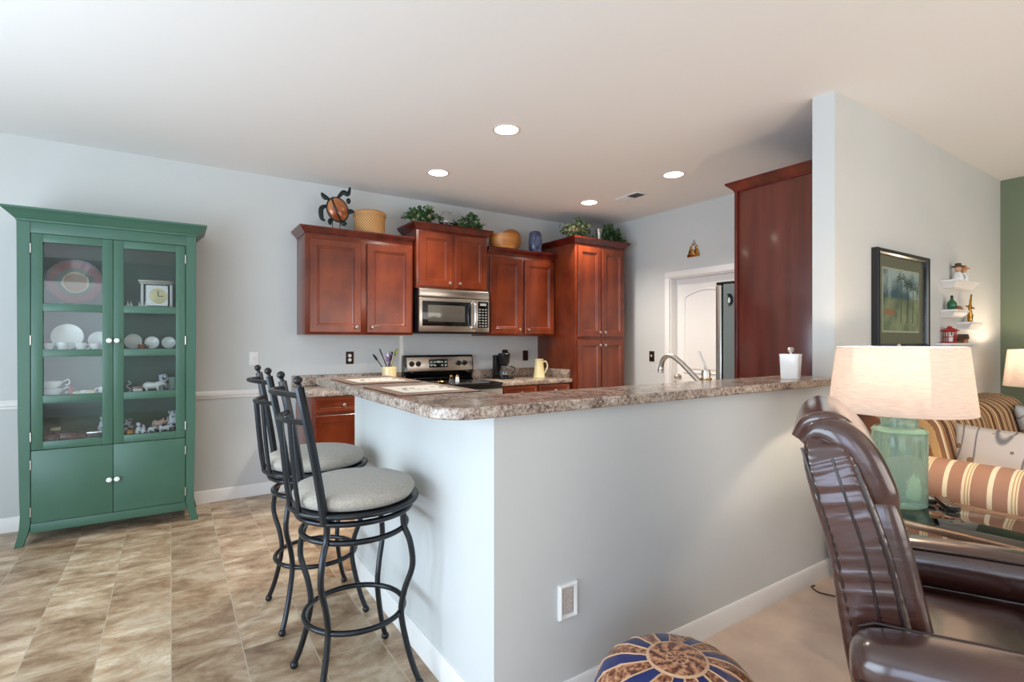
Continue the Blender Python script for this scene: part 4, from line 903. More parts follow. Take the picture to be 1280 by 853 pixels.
# white bear figurine: one continuous body
def animal(name, label, loc, L_, H_, m_, rz=0, ears=True, trunk=False, cat='figurine', hump=0):
    q = MB(); b_ = H_ * .27
    def ring(x, z, ry, rz_): return [(x, ry * math.cos(a), z + rz_ * math.sin(a)) for a in [2 * PI * i / 14 for i in range(14)]]
    q.loft([ring(-L_ * .5, H_ * .55, .001, .001), ring(-L_ * .46, H_ * .56, b_ * .6, b_ * .7), ring(-L_ * .3, H_ * .60, b_, b_ * 1.15), ring(0, H_ * .56, b_ * .95, b_ * 1.0), ring(L_ * .18, H_ * .62, b_ * .95, b_ * 1.1),
            ring(L_ * .30, H_ * .70, b_ * .7, b_ * .8), ring(L_ * .38, H_ * .76, b_ * .66, b_ * .72), ring(L_ * .46, H_ * .70, b_ * .5, b_ * .5), ring(L_ * .55, H_ * .62, b_ * .28, b_ * .28), ring(L_ * .57, H_ * .61, .001, .001)])
    for x in (-.33, .16):
        for s_ in (-1, 1): q.tube([(x * L_, s_ * b_ * .55, H_ * .5), ((x + .02) * L_, s_ * b_ * .6, H_ * .22), ((x + .05) * L_, s_ * b_ * .6, H_ * .035)], [b_ * .5, b_ * .36, b_ * .38], 10)
    if ears:
        for s_ in (-1, 1): q.ball((L_ * .36, s_ * b_ * .5, H_ * .95), H_ * .06, 8)
    if trunk: q.tube(spline([(L_ * .5, 0, H_ * .65), (L_ * .62, 0, H_ * .8), (L_ * .66, 0, H_ * 1.05)], 5), [H_ * .07] * 6 + [H_ * .05] * 5, 8)
    return tag(q.obj(name, m_, loc=loc, rot=(0, 0, rz), smooth=60), label, cat)
animal('bear_figurine', 'white polar bear figurine on the third right china shelf', (gx(193), 4.545, on(2)), .135, .085, 'white_china', 0)
t = thing('beer_stein', 'ornate stein standing behind the white bear figurine', 'mug', (gx(205), 4.66, on(2)))
MB().lathe([(.038, 0), (.040, .006), (.033, .015), (.031, .10), (.035, .11), (.02, .125), (.0001, .13)], n=24).obj('mug', 'delft', t)
MB().tube(spline([(.031, 0, .09), (.06, 0, .09), (.06, 0, .04), (.033, 0, .03)], 5), .005, 8).obj('handle', 'cream_gl', t)
t = thing('mug', 'green and white tankard at the right end of third shelf', 'mug', (gx(219), 4.63, on(2)))
MB().lathe([(.026, 0), (.028, .004), (.024, .09), (.027, .10), (.022, .10), (.0001, .01)], n=20).obj('mug', mat('pale_green_china', C(160, 186, 168), .2), t)
MB().tube(spline([(-.025, 0, .085), (-.045, 0, .08), (-.045, 0, .03), (-.026, 0, .022)], 5), .004, 8).obj('handle', 'white_china', t)
# bottom shelf
box_small('dark red lacquer box at left end of bottom left shelf', gx(61), 3, .085, .045, 'redbrown', 4.56, .08)
box_small('small pale lidded box stacked behind the red lacquer boxes', gx(65), 3, .05, .075, 'redbrown', 4.68, .05, 'cream_gl')
box_small('long dark red box in the middle of bottom left shelf', gx(84), 3, .09, .048, 'redbrown', 4.57, .08)
box_small('flat dark red box behind, middle right of bottom left shelf', gx(98), 3, .06, .035, 'redbrown', 4.60, .08)
box_small('black case with silver edge at right of bottom left shelf', gx(118), 3, .10, .045, 'black_plastic', 4.57, .09, 'chrome')
def vase_d(label, x, y, i, h, m_='delft'):
    tag(MB().lathe([(h * .2, 0), (h * .22, h * .03), (h * .33, h * .35), (h * .30, h * .65), (h * .18, h * .8), (h * .26, h), (h * .22, h), (h * .14, h * .8), (.0001, h * .1)], n=24).obj('porcelain_vase', m_, loc=(x, y, on(i))), label, 'vase')
vase_d('blue and white vase behind black case, bottom left shelf', gx(125), 4.70, 3, .125)
vase_d('slim blue and white vase, left end of bottom right shelf', gx(157), 4.66, 3, .10)
vase_d('tall blue and white vase at right end of bottom shelf', gx(220), 4.66, 3, .14)
box_small('small golden box at left end of bottom right shelf', gx(160), 3, .05, .034, 'gold')
figurine('figurine', 'blue and white kneeling couple figurine left of small dog', gx(172), 3, .085, 'delft', s=1.5); figurine('figurine', 'smaller blue and white figurine by the kneeling one', gx(179), 3, .07, 'delft', s=1.3, y=4.53)
animal('dog_figurine', 'blue and white dog figurine in middle of bottom right shelf', (gx(190), 4.54, on(3)), .06, .055, 'delft')
animal('elephant_figurine', 'pink and cream figurine with raised trunk, bottom right shelf', (gx(199), 4.62, on(3)), .085, .095, mat('pink_china', C(222, 186, 170), .2), 0, trunk=True)
animal('cow_figurine', 'blue and white cow figurine at right, bottom right shelf', (gx(209), 4.54, on(3)), .10, .06, 'delft', .1)

# ---------------------------------------------------------------- bar stools
t = thing('bar_stool', 'iron bar stool with grey seat nearer the camera', 'bar stool', (.600, 2.02, 0), group='iron swivel bar stools')
I = 'iron'
prof = spline([(.262, 0, .030), (.240, 0, .08), (.212, 0, .17), (.192, 0, .275), (.205, 0, .36), (.238, 0, .46), (.228, 0, .55), (.203, 0, .61), (.200, 0, .668)], 6)
for k in range(4):
    a = PI / 4 + k * PI / 2; rm = Matrix.Rotation(a, 4, 'Z')
    Lg = MB().tube(prof, .0115, 10, mx=rm).obj('leg', I, t)
    MB().ball((.266, 0, .0165), .0165, 14, mx=rm).obj('foot', 'black_plastic', Lg)
def circle(r, z, n=48): return [(r * math.cos(a), r * math.sin(a), z) for a in [2 * PI * i / n for i in range(n)]]
MB().tube(circle(.186, .275), .0105, 10, closed=True).obj('foot_ring', I, t)
MB().tube(circle(.196, .600), .0105, 10, closed=True).obj('upper_ring', I, t)
q = MB().tube(circle(.212, .672), .0105, 10, closed=True)
for k in range(2): a = PI / 4 + k * PI / 2; q.cyl((-.2 * math.cos(a), -.2 * math.sin(a), .672), (.2 * math.cos(a), .2 * math.sin(a), .672), .009)
q.lathe([(.075, .672), (.075, .700)], n=24); q.obj('swivel_ring', I, t)
q = MB().tube(circle(.236, .705), .0095, 10, closed=True); q.lathe([(.228, .699), (.228, .710)], n=36); sf = q.obj('seat_frame', I, t)
MB().lathe([(.196, .7125), (.215, .718), (.226, .733), (.228, .748), (.220, .764), (.187, .776), (.12, .783), (.06, .785), (.0001, .786)], n=48).obj('seat_cushion', 'fabric', t, smooth=70)
PY = .162
def railarc(xp, xm, z, zm, n=16):
    return [(xp + (xm - xp) * math.cos(PI / 2 * (2 * i / n - 1)) ** .9 if 0 < i < n else xp, -PY + 2 * PY * i / n, z + (zm - z) * math.sin(PI * i / n)) for i in range(n + 1)]
for s_ in (-1, 1):
    pp = spline([(-.158, s_ * (PY + .014), .682), (-.172, s_ * (PY + .006), .80), (-.200, s_ * PY, .97), (-.237, s_ * PY, 1.158)], 6)
    Ps = MB().tube(pp, .0155, 8).obj('back_post', I, t)
    MB().cyl((-.237, s_ * PY, 1.158), (-.239, s_ * PY, 1.168), .008).ball((-.242, s_ * PY, 1.182), .0155, 14).obj('finial', 'black_plastic', Ps)
MB().tube(railarc(-.230, -.298, 1.128, 1.135), .0115, 8, flat=.9).obj('top_rail', I, t)
MB().tube(railarc(-.212, -.272, 1.035, 1.035), .0115, 8, flat=.9).obj('mid_rail', I, t)
for y in (-.085, 0, .085):
    xt = -.212 - .060 * math.cos(PI / 2 * y / PY) ** .9; xb = -math.sqrt(.238 ** 2 - y * y)
    MB().tube(spline([(xb, y, .712), (xb * .75 + xt * .25 - .004, y, .80), (xb * .45 + xt * .55 - .004, y, .90), (xt, y, 1.035)], 5), .0085, 8).obj('back_slat', I, t)
dup(t, 'iron bar stool with grey seat farther from the camera', (.600, 2.665, 0))

# ---------------------------------------------------------------- leather recliner
RO = (1.894, .32, .0085); t = thing('recliner', 'brown leather recliner with padded arms beside the glass table', 'armchair', RO, math.atan2(-.899, .436))
def slab(path, n=8, e=.7):
    """path of (x,z,half thick,half wide); rings square to the path, width along y"""
    rings = []; P = [Vector((p[0], 0, p[1])) for p in path]
    for i, p in enumerate(path):
        tg = (P[min(i + 1, len(P) - 1)] - P[max(i - 1, 0)]).normalized(); nx = Vector((tg.z, 0, -tg.x))
        rings.append([tuple(P[i] + nx * a + Vector((0, b_, 0))) for a, b_ in rring(0, 0, p[2], p[3], n, e)])
    return rings
def dense(path, n=5): return [tuple(p) for p in _sp(path, n)]
def _sp(path, n):
    out = []; K = len(path)
    for i in range(K - 1):
        p0, p1, p2, p3 = path[max(i - 1, 0)], path[i], path[i + 1], path[min(i + 2, K - 1)]
        for k in range(n):
            u = k / n
            out.append([.5 * ((2 * p1[j]) + (p2[j] - p0[j]) * u + (2 * p0[j] - 5 * p1[j] + 4 * p2[j] - p3[j]) * u * u + (3 * p1[j] - p0[j] - 3 * p2[j] + p3[j]) * u ** 3) for j in range(4)])
    out.append(list(path[-1])); return out
LE, LD = 'leather', 'leather_dark'
# base body and side skirts
MB().loft([[(x - .02, y, z) for x, y in rring(0, 0, a, b_, 6, .2)] for z, a, b_ in ((.05, .40, .40), (.07, .42, .42), (.30, .42, .42), (.40, .40, .40))]).obj('base', LE, t, smooth=60)
for y in (-.33, .33):
    for x in (-.33, .33): MB().cyl((x, y, 0), (x, y, .051), .022).obj('foot', 'black_plastic', t)
# seat cushion
def puff(hx, hy, z0, z1, cx=0, cy=0, e=.35):
    zm = (z0 + z1) / 2; hz = (z1 - z0) / 2; R = []
    for a in [-80, -60, -35, 0, 35, 60, 80]:
        ca = math.cos(math.radians(a)) ** .35; R.append([(cx + x, cy + y, zm + hz * math.sin(math.radians(a)) / math.sin(math.radians(80))) for x, y in rring(0, 0, hx * ca, hy * ca, 6, e)])
    return R
for cx_, hx_, z_ in ((-.16, .17, .525), (.14, .15, .53), (.375, .11, .52)): MB().loft(puff(hx_, .295, .36, z_, cx_, 0)).obj('seat_cushion', LE, t, smooth=80, subsurf=1)
# back shell
shell = [(-.385, .36, .05, .27), (-.392, .46, .078, .285), (-.420, .62, .076, .295), (-.450, .78, .067, .30), (-.492, .92, .064, .30), (-.520, 1.01, .055, .29), (-.530, 1.055, .035, .26)]
SD_ = dense(shell, 14)
R = slab(SD_, 6, .35)
for i, ring in enumerate(R):     # gathered pleats on the sides of the shell
    for j, p in enumerate(ring):
        if abs(p[1]) > .27:
            u = (p[0] - SD_[i][0]) / .06; ph_ = p[2] * 118 + 1.7 * math.sin(p[2] * 31) + u * 1.3
            ring[j] = (p[0], p[1] + math.copysign(.0058 * math.sin(ph_) * math.sin(min(1, max(0, (p[2] - .45) * 6)) * PI / 2), p[1]), p[2])
MB().loft(R).obj('back_shell', LE, t, smooth=70)
front = [(-.322, .47, .03, .25), (-.327, .51, .045, .275), (-.352, .62, .050, .282), (-.382, .76, .050, .285), (-.412, .88, .048, .28), (-.422, .93, .03, .26)]
MB().loft(slab(dense(front), 6, .7)).obj('back_cushion', LE, t, smooth=60)
head = [(-.385, .84, .02, .24), (-.402, .90, .042, .275), (-.428, .965, .048, .284), (-.455, 1.02, .046, .286), (-.492, 1.058, .042, .284), (-.535, 1.064, .034, .272), (-.572, 1.03, .02, .25)]
MB().loft(slab(dense(head), 6, .9)).obj('head_cushion', LE, t, smooth=60)
cap = [(-.465, 1.078, .012, .21), (-.492, 1.092, .020, .24), (-.527, 1.098, .022, .25), (-.562, 1.082, .021, .24), (-.590, 1.040, .014, .22)]
MB().loft(slab(dense(cap), 6, .9)).obj('head_roll', LE, t, smooth=60)
# seams and piping on both sides of the back
for s_ in (-1, 1):
    for dx, w_ in ((-.056, .0035), (.012, .0035), (.062, .0055)):
        pts = []
        for i, p in enumerate(dense(shell[1:-1])):
            pts.append((p[0] + dx, s_ * (p[3] + (.0065 if dx == .012 else .002)), p[1] + dx * -.3))
        MB().tube(pts, w_, 6).obj('piping', LD, t)
# arms
for s_ in (-1, 1):
    def armring(x, k, zc, e=1): return [(x, s_ * (.375 + yy * k), zc + zz * k) for yy, zz in rring(0, 0, .085, .075, 6, .9)]
    A_ = MB().loft([armring(-.475, .25, .545), armring(-.47, .6, .55), armring(-.44, .95, .555), armring(-.36, 1.0, .56), armring(-.1, 1.02, .565), armring(.2, 1.02, .565), armring(.38, 1.0, .56), armring(.44, .85, .55), armring(.46, .4, .54)]).obj('arm', LE, t, smooth=60, subsurf=1)
    MB().loft([[(x, s_ * (.395 + yy), zz) for yy, zz in rring(0, .28, .05, .225, 5, .5)] for x in (-.42, -.40, .36, .38)]).obj('arm_side', LE, A_, smooth=60)
    MB().tube([(-.46, s_ * .438, .533), (-.42, s_ * .462, .54), (-.1, s_ * .466, .545), (.38, s_ * .462, .545)], .005, 6).obj('piping', LD, A_)
    MB().tube([(-.455, s_ * .318, .605), (-.42, s_ * .308, .617), (-.1, s_ * .306, .624), (.38, s_ * .31, .618)], .004, 6).obj('piping', LD, A_)

# ---------------------------------------------------------------- pouf
t = thing('leather_pouf', 'round tooled leather pouf in blue and tan by the half wall', 'ottoman', (1.281, 1.03, .0085), .35)
MB().lathe([(.14, 0), (.19, .01), (.235, .06), (.258, .14), (.253, .22), (.222, .285), (.17, .322), (.11, .338), (.088, .340), (.0001, .340)], n=72).obj('body', 'pouf', t, smooth=70)
MB().lathe([(.090, .338), (.092, .342), (.085, .3445), (.04, .346), (.0001, .346)], n=64).obj('medallion', 'medallion', t, smooth=70)
for k in range(18):
    a = 2 * PI * k / 18
    pts = []
    for r, z in ((.09, .3415), (.13, .3345), (.17, .3225), (.222, .2855), (.253, .221), (.259, .14), (.236, .06)):
        aa = a - 2 * PI * 2.0 * r / 9; pts.append((r * math.cos(aa), r * math.sin(aa), z))
    MB().tube(spline(pts, 3), .0022, 5).obj('seam_cord', mat('tan_cord', C(206, 166, 130), .6) if k == 0 else bpy.data.materials['tan_cord'], t)

# ---------------------------------------------------------------- glass end table, lamp, remotes
t = thing('end_table', 'low metal end table with glass top beside the striped sofa', 'table', (2.695, .79, .0085))
hx, hy, zt = .235, .30, .583; BF = 'bronze_frame'
fr_ = MB()
for (a, c) in (((-hx, -hy), (hx, -hy + .022)), ((-hx, hy - .022), (hx, hy)), ((-hx, -hy + .022), (-hx + .022, hy - .022)), ((hx - .022, -hy + .022), (hx, hy - .022))):
    fr_.box((a[0], a[1], zt - .025), (c[0], c[1], zt), .003)
fr_.obj('top_frame', BF, t)
MB().box((-hx + .0225, -hy + .0225, zt - .010), (hx - .0225, hy - .0225, zt - .001), .001).obj('glass_top', 'table_pane', t)
MB().box((-hx + .02, -hy + .02, .16), (hx - .02, hy - .02, .172), .001).obj('lower_shelf', 'pane', t)
for sx_ in (-1, 1):
    for sy_ in (-1, 1): MB().box((sx_ * (hx - .011) - .011, sy_ * (hy - .011) - .011, 0), (sx_ * (hx - .011) + .011, sy_ * (hy - .011) + .011, zt - .0255), .003).obj('leg', BF, t)
sr_ = MB()
for z in (.145, .47):
    for sx_ in (-1, 1): sr_.box((sx_ * (hx - .011) - .008, -hy + .0225, z), (sx_ * (hx - .011) + .008, hy - .0225, z + .015), .002)
sr_.obj('side_rails', BF, t)
ZT = .0085 + zt + .0004
def lamp(label, x, y, z, s=1, body='seaglass', power=12, rot=0):
    t = thing('table_lamp', label, 'lamp', (x, y, z))
    MB().lathe([(.095 * s, 0), (.103 * s, .008), (.103 * s, .30), (.100 * s, .322), (.088 * s, .336), (.070 * s, .342), (.068 * s, .35), (.068 * s, .41), (.070 * s, .418), (.0001, .419)], n=48).obj('glass_body', body, t, smooth=50)
    MB().lathe([(.104 * s, .322), (.1045 * s, .326), (.092 * s, .3405), (.09 * s, .3405), (.104 * s, .322)], n=48, caps=False).obj('shoulder_ring', 'seaglass', t)
    MB().lathe([(.030, .4495), (.030, .462), (.012, .468), (.010, .52), (.016, .525), (.016, .57), (.0001, .571)], n=20).obj('socket', 'nickel', t, loc=(0, 0, -.03))
    MB().ball((0, 0, .605), (.026, .026, .034), 16).obj('bulb', 'bulb', t, loc=(0, 0, -.03))
    hb = MB()
    for a in (0, PI): hb.tube(spline([(.012 * math.cos(a), .012 * math.sin(a), .515), (.07 * math.cos(a), .07 * math.sin(a), .57), (.06 * math.cos(a), .06 * math.sin(a), .68), (0, 0, .725)], 6), .0022, 6)
    hb.obj('harp', 'nickel', t, loc=(0, 0, -.04))
    z0, z1, r0, r1 = .412, .695, .270 * s, .239 * s
    S_ = MB().lathe([(r0, z0), (r1, z1), (r1 - .0025, z1), (r0 - .0025, z0), (r0, z0)], n=64)
    # closed wall: drop the end caps the lathe adds
    S_.f = S_.f[:-2]; S_.m = S_.m[:-2]
    S_.obj('lamp_shade', 'shade', t, smooth=50)
    sp_ = MB()
    for k in range(3): a = 2 * PI * k / 3 + .4; sp_.cyl((0, 0, .686), ((r1 - .004) * math.cos(a), (r1 - .004) * math.sin(a), .689), .0018, n=6)
    sp_.tube([((r1 - .002) * math.cos(a), (r1 - .002) * math.sin(a), z1) for a in [2 * PI * i / 48 for i in range(48)]], .003, 6, closed=True)
    sp_.obj('shade_fitter', 'trim', t)
    MB().lathe([(.006, .686), (.010, .695), (.008, .705), (.0001, .712)], n=14).obj('finial', 'nickel', t)
    point('lamp_bulb_light', (x, y, z + .62), power, (1, .77, .56), .035)
lamp('large sea-green glass lamp with linen shade on glass table', 2.707, .968, ZT)
def remote(label, x, y, rz, L_=.17, w_=.045, body='black_plastic', face='steel'):
    t = thing('remote_control', label, 'remote', (x, y, ZT), rz)
    MB().loft([[(a, b_, z) for a, b_ in rring(0, 0, L_ / 2 * k, w_ / 2 * k, 4, .6)] for z, k in ((0, .94), (.006, 1), (.016, 1), (.020, .95))]).obj('case', body, t)
    F = MB().prism(rring(0, 0, L_ / 2 * .9, w_ / 2 * .84, 4, .6), .0201, .0212).obj('face', face, t)
    kb = MB()
    for i in range(8):
        for j in (-1, 0, 1): kb.ball((-L_ * .38 + i * L_ * .105, j * w_ * .25, .0216), (.005, .0042, .0022), 8)
    kb.obj('buttons', 'black_plastic' if face == 'steel' else 'white_plastic', F)
remote('black remote control lying nearer the lamp', 2.865, .935, .75, face='black_plastic'); remote('silver faced remote control lying beside the black one', 2.835, .835, .55, .18, .052)
cp = MB().tube(spline([(2.86, YH - .03, .012), (2.83, 1.405, .0125), (2.80, 1.36, .0125), (2.81, 1.32, .0125), (2.84, 1.27, .0125), (2.90, 1.26, .0125), (3.0, 1.30, .0125)], 6), .0033, 7)
tag(cp.obj('power_cord', 'darkwood'), 'thin brown cord lying on the carpet near the wall', 'cord')

# ---------------------------------------------------------------- sofa
t = thing('sofa', 'striped tan and gold sofa with rolled arms along the wall', 'sofa', (3.0, .44, .0085))
SL = 2.12; SD = .95; AS, BS = 'arm_stripe', 'back_stripe'
MB().box((.04, .05, .10), (SL - .04, SD - .03, .30), .015).obj('base', AS, t)
for x in (.08, SL - .08):
    for y in (.08, SD - .1): MB().cyl((x, y, 0), (x, y, .101), .02, .03).obj('foot', 'darkwood', t)
for s_, x0 in ((1, 0), (-1, SL)):
    sec_ = [(.26, .12), (.01, .12), (.01, .52)] + [(.135 + .135 * math.cos(a), .60 + .135 * math.sin(a)) for a in [PI + .45 - (PI + .9) * i / 14 for i in range(15)]] + [(.26, .52)]
    sec_ = [(x0 + s_ * x, z) for x, z in sec_]
    R = []
    for y, k in ((.0, .86), (.012, .95), (.03, 1), (.5, 1), (.84, 1)): cxm = x0 + s_ * .135; R.append([(cxm + (x - cxm) * k, y, .42 + (z - .42) * k) for x, z in sec_])
    MB().loft(R).obj('arm', AS, t, smooth=50)
BK = MB().loft([[(x, y, z) for x in (0,) for y, z in []] or [(x, .80 + yy, zz) for yy, zz in rring(0, .52, .13, .40, 6, .8)] for x in (.0,)] + [[(x, .80 + yy * k, .52 + (zz - .52) * k) for yy, zz in rring(0, .52, .13, .40, 6, .8)] for x, k in ((.02, 1), (SL - .02, 1), (SL, .95))]).obj('back', BS, t, smooth=50)
cwid = (SL - .54) / 2
for i in (0, 1):
    xa = .27 + i * cwid
    MB().loft(puff(cwid / 2 - .004, .31, .301, .465, xa + cwid / 2, .36, .25)).obj('seat_cushion', AS, t, smooth=80)
    rings = []
    for u in (0, .04, .12, .5, .88, .96, 1):
        k = {0: .55, .04: .82, .12: .96, .5: 1.06, .88: .96, .96: .82, 1: .55}[u]
        rings.append([(xa + .004 + (cwid - .008) * u, .60 + yy * k - (zz - .69) * -.22, .70 + (zz - .69) * (.9 + .1 * k)) for yy, zz in rring(0, .69, .095, .235, 6, .95)])
    MB().loft(rings).obj('back_cushion', BS, t, smooth=80, subsurf=1)
def pillow(label, loc, rot, m_, sz=.25, th=.075):
    R = []; n = 12
    q = MB(); V = []; Fc = []; G = 14
    for sgn in (1, -1):
        for i in range(G + 1):
            for j in range(G + 1):
                u, v = i / G * 2 - 1, j / G * 2 - 1
                pinch = 1 - .10 * (1 - u * u) * 0 ; e_ = (1 - abs(u) ** 2.6) * (1 - abs(v) ** 2.6)
                x = u * sz * (1 - .07 * (1 - v * v)); y = v * sz * (1 - .07 * (1 - u * u)); V.append((x, y, sgn * th * max(0, e_) ** .55))
    o = (G + 1) ** 2
    for k in (0, 1):
        for i in range(G):
            for j in range(G): a = k * o + i * (G + 1) + j; Fc.append([a, a + 1, a + G + 2, a + G + 1])
    q.add(V, Fc); ob = q.obj('throw_pillow', m_, loc=loc, rot=rot, smooth=80)
    bm = bmesh.new(); bm.from_mesh(ob.data); bmesh.ops.remove_doubles(bm, verts=bm.verts, dist=.0005); bmesh.ops.recalc_face_normals(bm, faces=bm.faces); bm.to_mesh(ob.data); bm.free()
    return tag(ob, label, 'pillow')
pillow('cream throw pillow with vine print behind the sofa arm', (3.385, .765, .665), (0, math.radians(-68), math.radians(0)), 'pillow', .235, .06)
pillow('grey printed throw pillow at the far end of the sofa', (4.62, .86, .70), (math.radians(70), 0, math.radians(-8)), 'pillow_grey', .23, .07)
# second lamp on a small table beyond the sofa
t = thing('end_table', 'dark wooden end table at the far end of the sofa', 'table', (5.62, 1.06, .0085))
MB().box((-.25, -.25, .515), (.25, .25, .54), .004).obj('top', 'darkwood', t)
for a in (-1, 1):
    for c in (-1, 1): MB().box((a * .22 - .02, c * .22 - .02, 0), (a * .22 + .02, c * .22 + .02, .5145), .003).obj('leg', 'darkwood', t)
lamp('table lamp with pale shade against the green wall', 5.62, 1.06, .549, .86, 'seaglass', 11)

# ---------------------------------------------------------------- picture and wall shelves
t = thing('framed_picture', 'black framed beach print with palms on the living room wall', 'picture', (3.602, YH, 1.262))
pw, ph = .812, .63; F_ = MB()
rings = []
for (i, y) in ((0, -.0005), (0, -.036), (.004, -.042), (.012, -.044), (.024, -.040), (.034, -.030), (.036, -.014)): rings.append([(i, y, i), (pw - i, y, i), (pw - i, y, ph - i), (i, y, ph - i)])
V = [p for r in rings for p in r]; Fc = []
for i in range(len(rings) - 1):
    for k in range(4): Fc.append([i * 4 + k, i * 4 + (k + 1) % 4, (i + 1) * 4 + (k + 1) % 4, (i + 1) * 4 + k])
F_.add(V, Fc).obj('frame', mat('black_lacquer', C(18, 18, 22), .18, coat=.5), t, smooth=0)
def ringmat(i0, i1, y):
    a = [(i0, y, i0), (pw - i0, y, i0), (pw - i0, y, ph - i0), (i0, y, ph - i0)]; c = [(i1, y, i1), (pw - i1, y, i1), (pw - i1, y, ph - i1), (i1, y, ph - i1)]
    return a + c, [[k, (k + 1) % 4, 4 + (k + 1) % 4, 4 + k] for k in range(4)]
MB().box((.03, -.012, .03), (pw - .03, -.009, ph - .03)).obj('mount', mat('olive_mount', C(128, 116, 98), .8), t, smooth=0)
MB().box((.118, -.0142, .108), (pw - .118, -.0122, ph - .108)).obj('inner_mount', mat('cream_mount', C(212, 206, 184), .8), t, smooth=0)
A_ = MB().box((0, -.002, 0), (pw - .26, 0, ph - .24)).obj('print', 'print', t, loc=(.13, -.0144, .12), smooth=0)
PG = mat('printed_palm', C(52, 66, 48), .8)
pa = MB()
for px_, h_ in ((.26, .36), (.36, .33), (.45, .30)):
    pa.prism([(px_ - .006, .05), (px_ + .006, .05), (px_ + .014, h_ - .02), (px_ + .008, h_ - .02)], -.0028, -.0021, 'y')
    for k in range(7):
        a = PI * (k / 6) * 1.2 - .3; c0 = (px_ + .011, h_ - .02); e0 = (c0[0] + .085 * math.cos(a), c0[1] + .055 * math.sin(a) - .01); m0 = ((c0[0] + e0[0]) / 2, (c0[1] + e0[1]) / 2 + .012)
        pa.prism([c0, (m0[0], m0[1] - .006), e0, (m0[0], m0[1] + .006)], -.0029 - k * .00001, -.0021, 'y')
pa.obj('palms', PG, A_, smooth=0)
pa = MB().prism([(.02, .10), (.16, .10), (.16, .135), (.02, .14)], -.0027, -.0021, 'y'); pa.obj('boat', mat('printed_orange', C(186, 120, 84), .8), A_, smooth=0)
MB().box((.036, -.020, .036), (pw - .036, -.018, ph - .036)).obj('glass_sheet', 'picture_pane', t, smooth=0)

def wall_shelf(label, x0, x1, z, d_=.095):
    o = MB().crown(x0 + .03, x1 - .03, YH - d_ + .03, YH - .001, [(-.006, z - .055), (0, z - .055), (.002, z - .046), (.010, z - .040), (.020, z - .022), (.027, z - .016), (.030, z - .014), (.030, z)]).obj('wall_shelf', 'trim')
    return tag(o, label, 'shelf')
wall_shelf('topmost small white wall shelf, holding two dolls', 4.743, 5.22, 1.765)
wall_shelf('second white wall shelf from top, with green bottle', 4.711, 5.0, 1.545)
wall_shelf('smallest white wall shelf, holding curved brass ornament', 5.06, 5.33, 1.462)
wall_shelf('lowest white wall shelf, holding the red lantern', 4.62, 5.13, 1.300)
YS = YH - .048
def doll(label, x, hat, s=1.0, arm=0):
    t = thing('doll', label, 'doll', (x, YS, 1.7655))
    MB().lathe([(.030 * s, 0), (.034 * s, .01), (.026 * s, .045), (.014 * s, .068), (.0001, .072)], n=18).obj('robe', 'white_china', t)
    MB().ball((0, 0, .084 * s), (.020 * s, .019 * s, .021 * s), 14).obj('head', mat('doll_skin', C(206, 160, 128), .6) if 'doll_skin' not in bpy.data.materials else bpy.data.materials['doll_skin'], t)
    MB().lathe([(.036 * s, .094 * s), (.034 * s, .099 * s), (.018 * s, .104 * s), (.016 * s, .118 * s), (.0001, .121 * s)], n=18).obj('hat', hat, t)
    MB().tube([(.012 * s, -.006, .058), (.034 * s + arm, -.02, .052), (.045 * s + arm, -.022, .060)], .006, 8).tube([(-.012 * s, -.006, .058), (-.030 * s, -.016, .040), (-.028 * s, -.024, .030)], .006, 8).obj('arms', 'white_china', t)
doll('doll in white with dark hat, left on topmost shelf', 4.93, 'twig', 1.12); doll('doll in white with brown hat, right on topmost shelf', 5.05, 'maple', 1.05, .015)
t = thing('glass_bottle', 'small green glass bottle with stopper on second wall shelf', 'bottle', (4.80, YS, 1.5455))
MB().lathe([(.018, 0), (.026, .012), (.030, .035), (.026, .056), (.012, .07), (.010, .085)], n=20).obj('bottle', mat('green_glass', C(20, 92, 54), .08, coat=.5), t)
MB().ball((0, 0, .095), (.010, .010, .012), 12).obj('stopper', 'darkwood', t)
tag(MB().box((-.045, -.025, 0), (.045, .025, .022), .005).box((-.038, -.02, .0222), (.038, .02, .032), .005).obj('trinket_box', 'copper', loc=(4.895, YS, 1.5455)), 'low copper brown box right of the green bottle', 'box')
t = thing('brass_ornament', 'curved brass anchor-like ornament on smallest wall shelf', 'ornament', (5.19, YS, 1.4625))
MB().lathe([(.016, 0), (.018, .004), (.008, .01)], n=18).obj('base', 'gold', t)
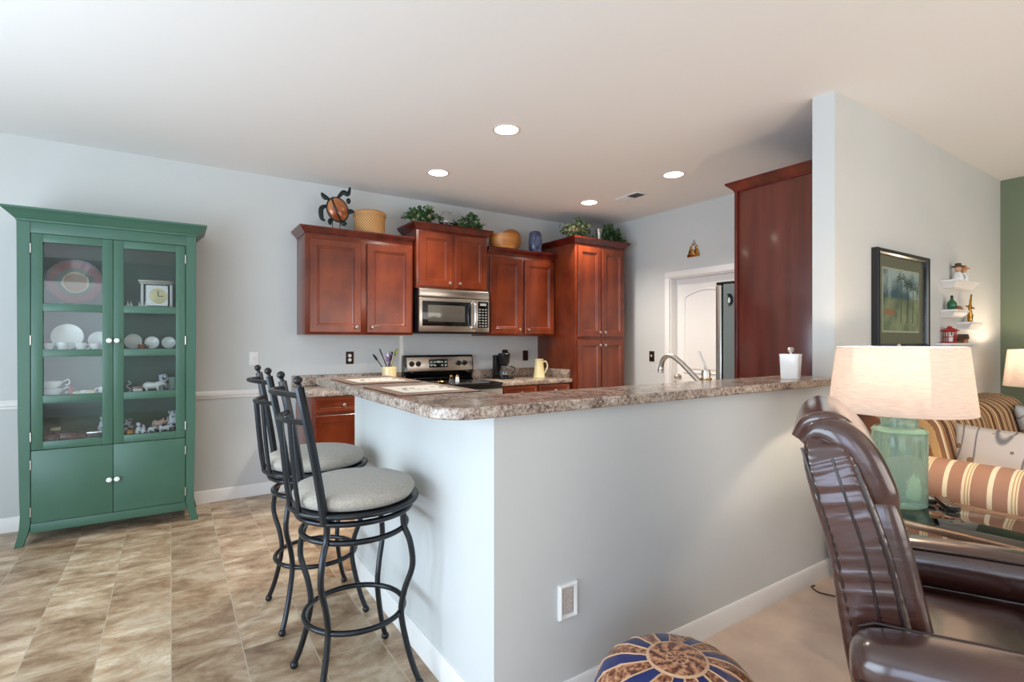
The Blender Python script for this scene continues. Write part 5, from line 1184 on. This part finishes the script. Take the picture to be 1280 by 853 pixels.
MB().tube(spline([(0, 0, .008), (.0, 0, .05), (-.004, 0, .11), (.010, 0, .17), (.03, 0, .215)], 6), [.016] * 5 + [.014] * 5 + [.011] * 5 + [.008] * 5 + [.006] * 5, 10).obj('stem', 'gold', t)
MB().tube(spline([(-.05, 0, .055), (-.035, 0, .02), (0, 0, .008), (.035, 0, .02), (.05, 0, .06)], 6), .007, 8).obj('curved_arms', 'gold', t)
MB().tube([(.045 * math.cos(a), .022 * math.sin(a), .115 + .012 * math.sin(a)) for a in [2 * PI * i / 28 for i in range(28)]], .0045, 8, closed=True).obj('ring', 'gold', t)
t = thing('lantern', 'red openwork lantern with candle on the lowest wall shelf', 'lantern', (4.76, YS, 1.3005))
hx_ = .040
MB().box((-hx_, -.04, 0), (hx_, .04, .010), .002).obj('base', 'red', t)
fr_ = MB()
for i in range(6): a = 2 * PI * i / 6; fr_.cyl((.038 * math.cos(a), .036 * math.sin(a), .01), (.038 * math.cos(a), .036 * math.sin(a), .085), .0035, n=8)
for z in (.045, .083): fr_.tube([(.038 * math.cos(2 * PI * i / 6), .036 * math.sin(2 * PI * i / 6), z) for i in range(6)], .003, 6, closed=True)
fr_.obj('cage', 'red', t)
MB().lathe([(.056, .085), (.052, .092), (.028, .108), (.014, .112), (.014, .122), (.0001, .124)], n=6).obj('roof', 'red', t, smooth=0)
MB().cyl((0, 0, .0102), (0, 0, .055), .018).obj('candle', 'white_china', t)
tag(MB().lathe([(.016, 0), (.014, .03), (.008, .034), (.011, .05), (.0001, .06)], n=14).obj('figurine', 'redbrown', loc=(4.865, YS, 1.3005)), 'tiny dark red figurine right beside the red lantern', 'figurine')
tag(MB().box((-.028, -.014, 0), (.028, .014, .030), .003).obj('trinket_box', 'darkwood', loc=(4.925, YS, 1.3005)), 'tiny dark box in the middle of lowest wall shelf', 'box')
t = thing('miniature_house', 'little brown house ornament, right end of lowest shelf', 'ornament', (5.035, YS, 1.3005))
MB().box((-.034, -.022, 0), (.034, .022, .030), .001).obj('walls', 'copper', t)
MB().prism([(-.042, .0302), (.042, .0302), (.018, .066), (-.018, .066)], -.028, .028, 'y').obj('roof', 'twig', t)
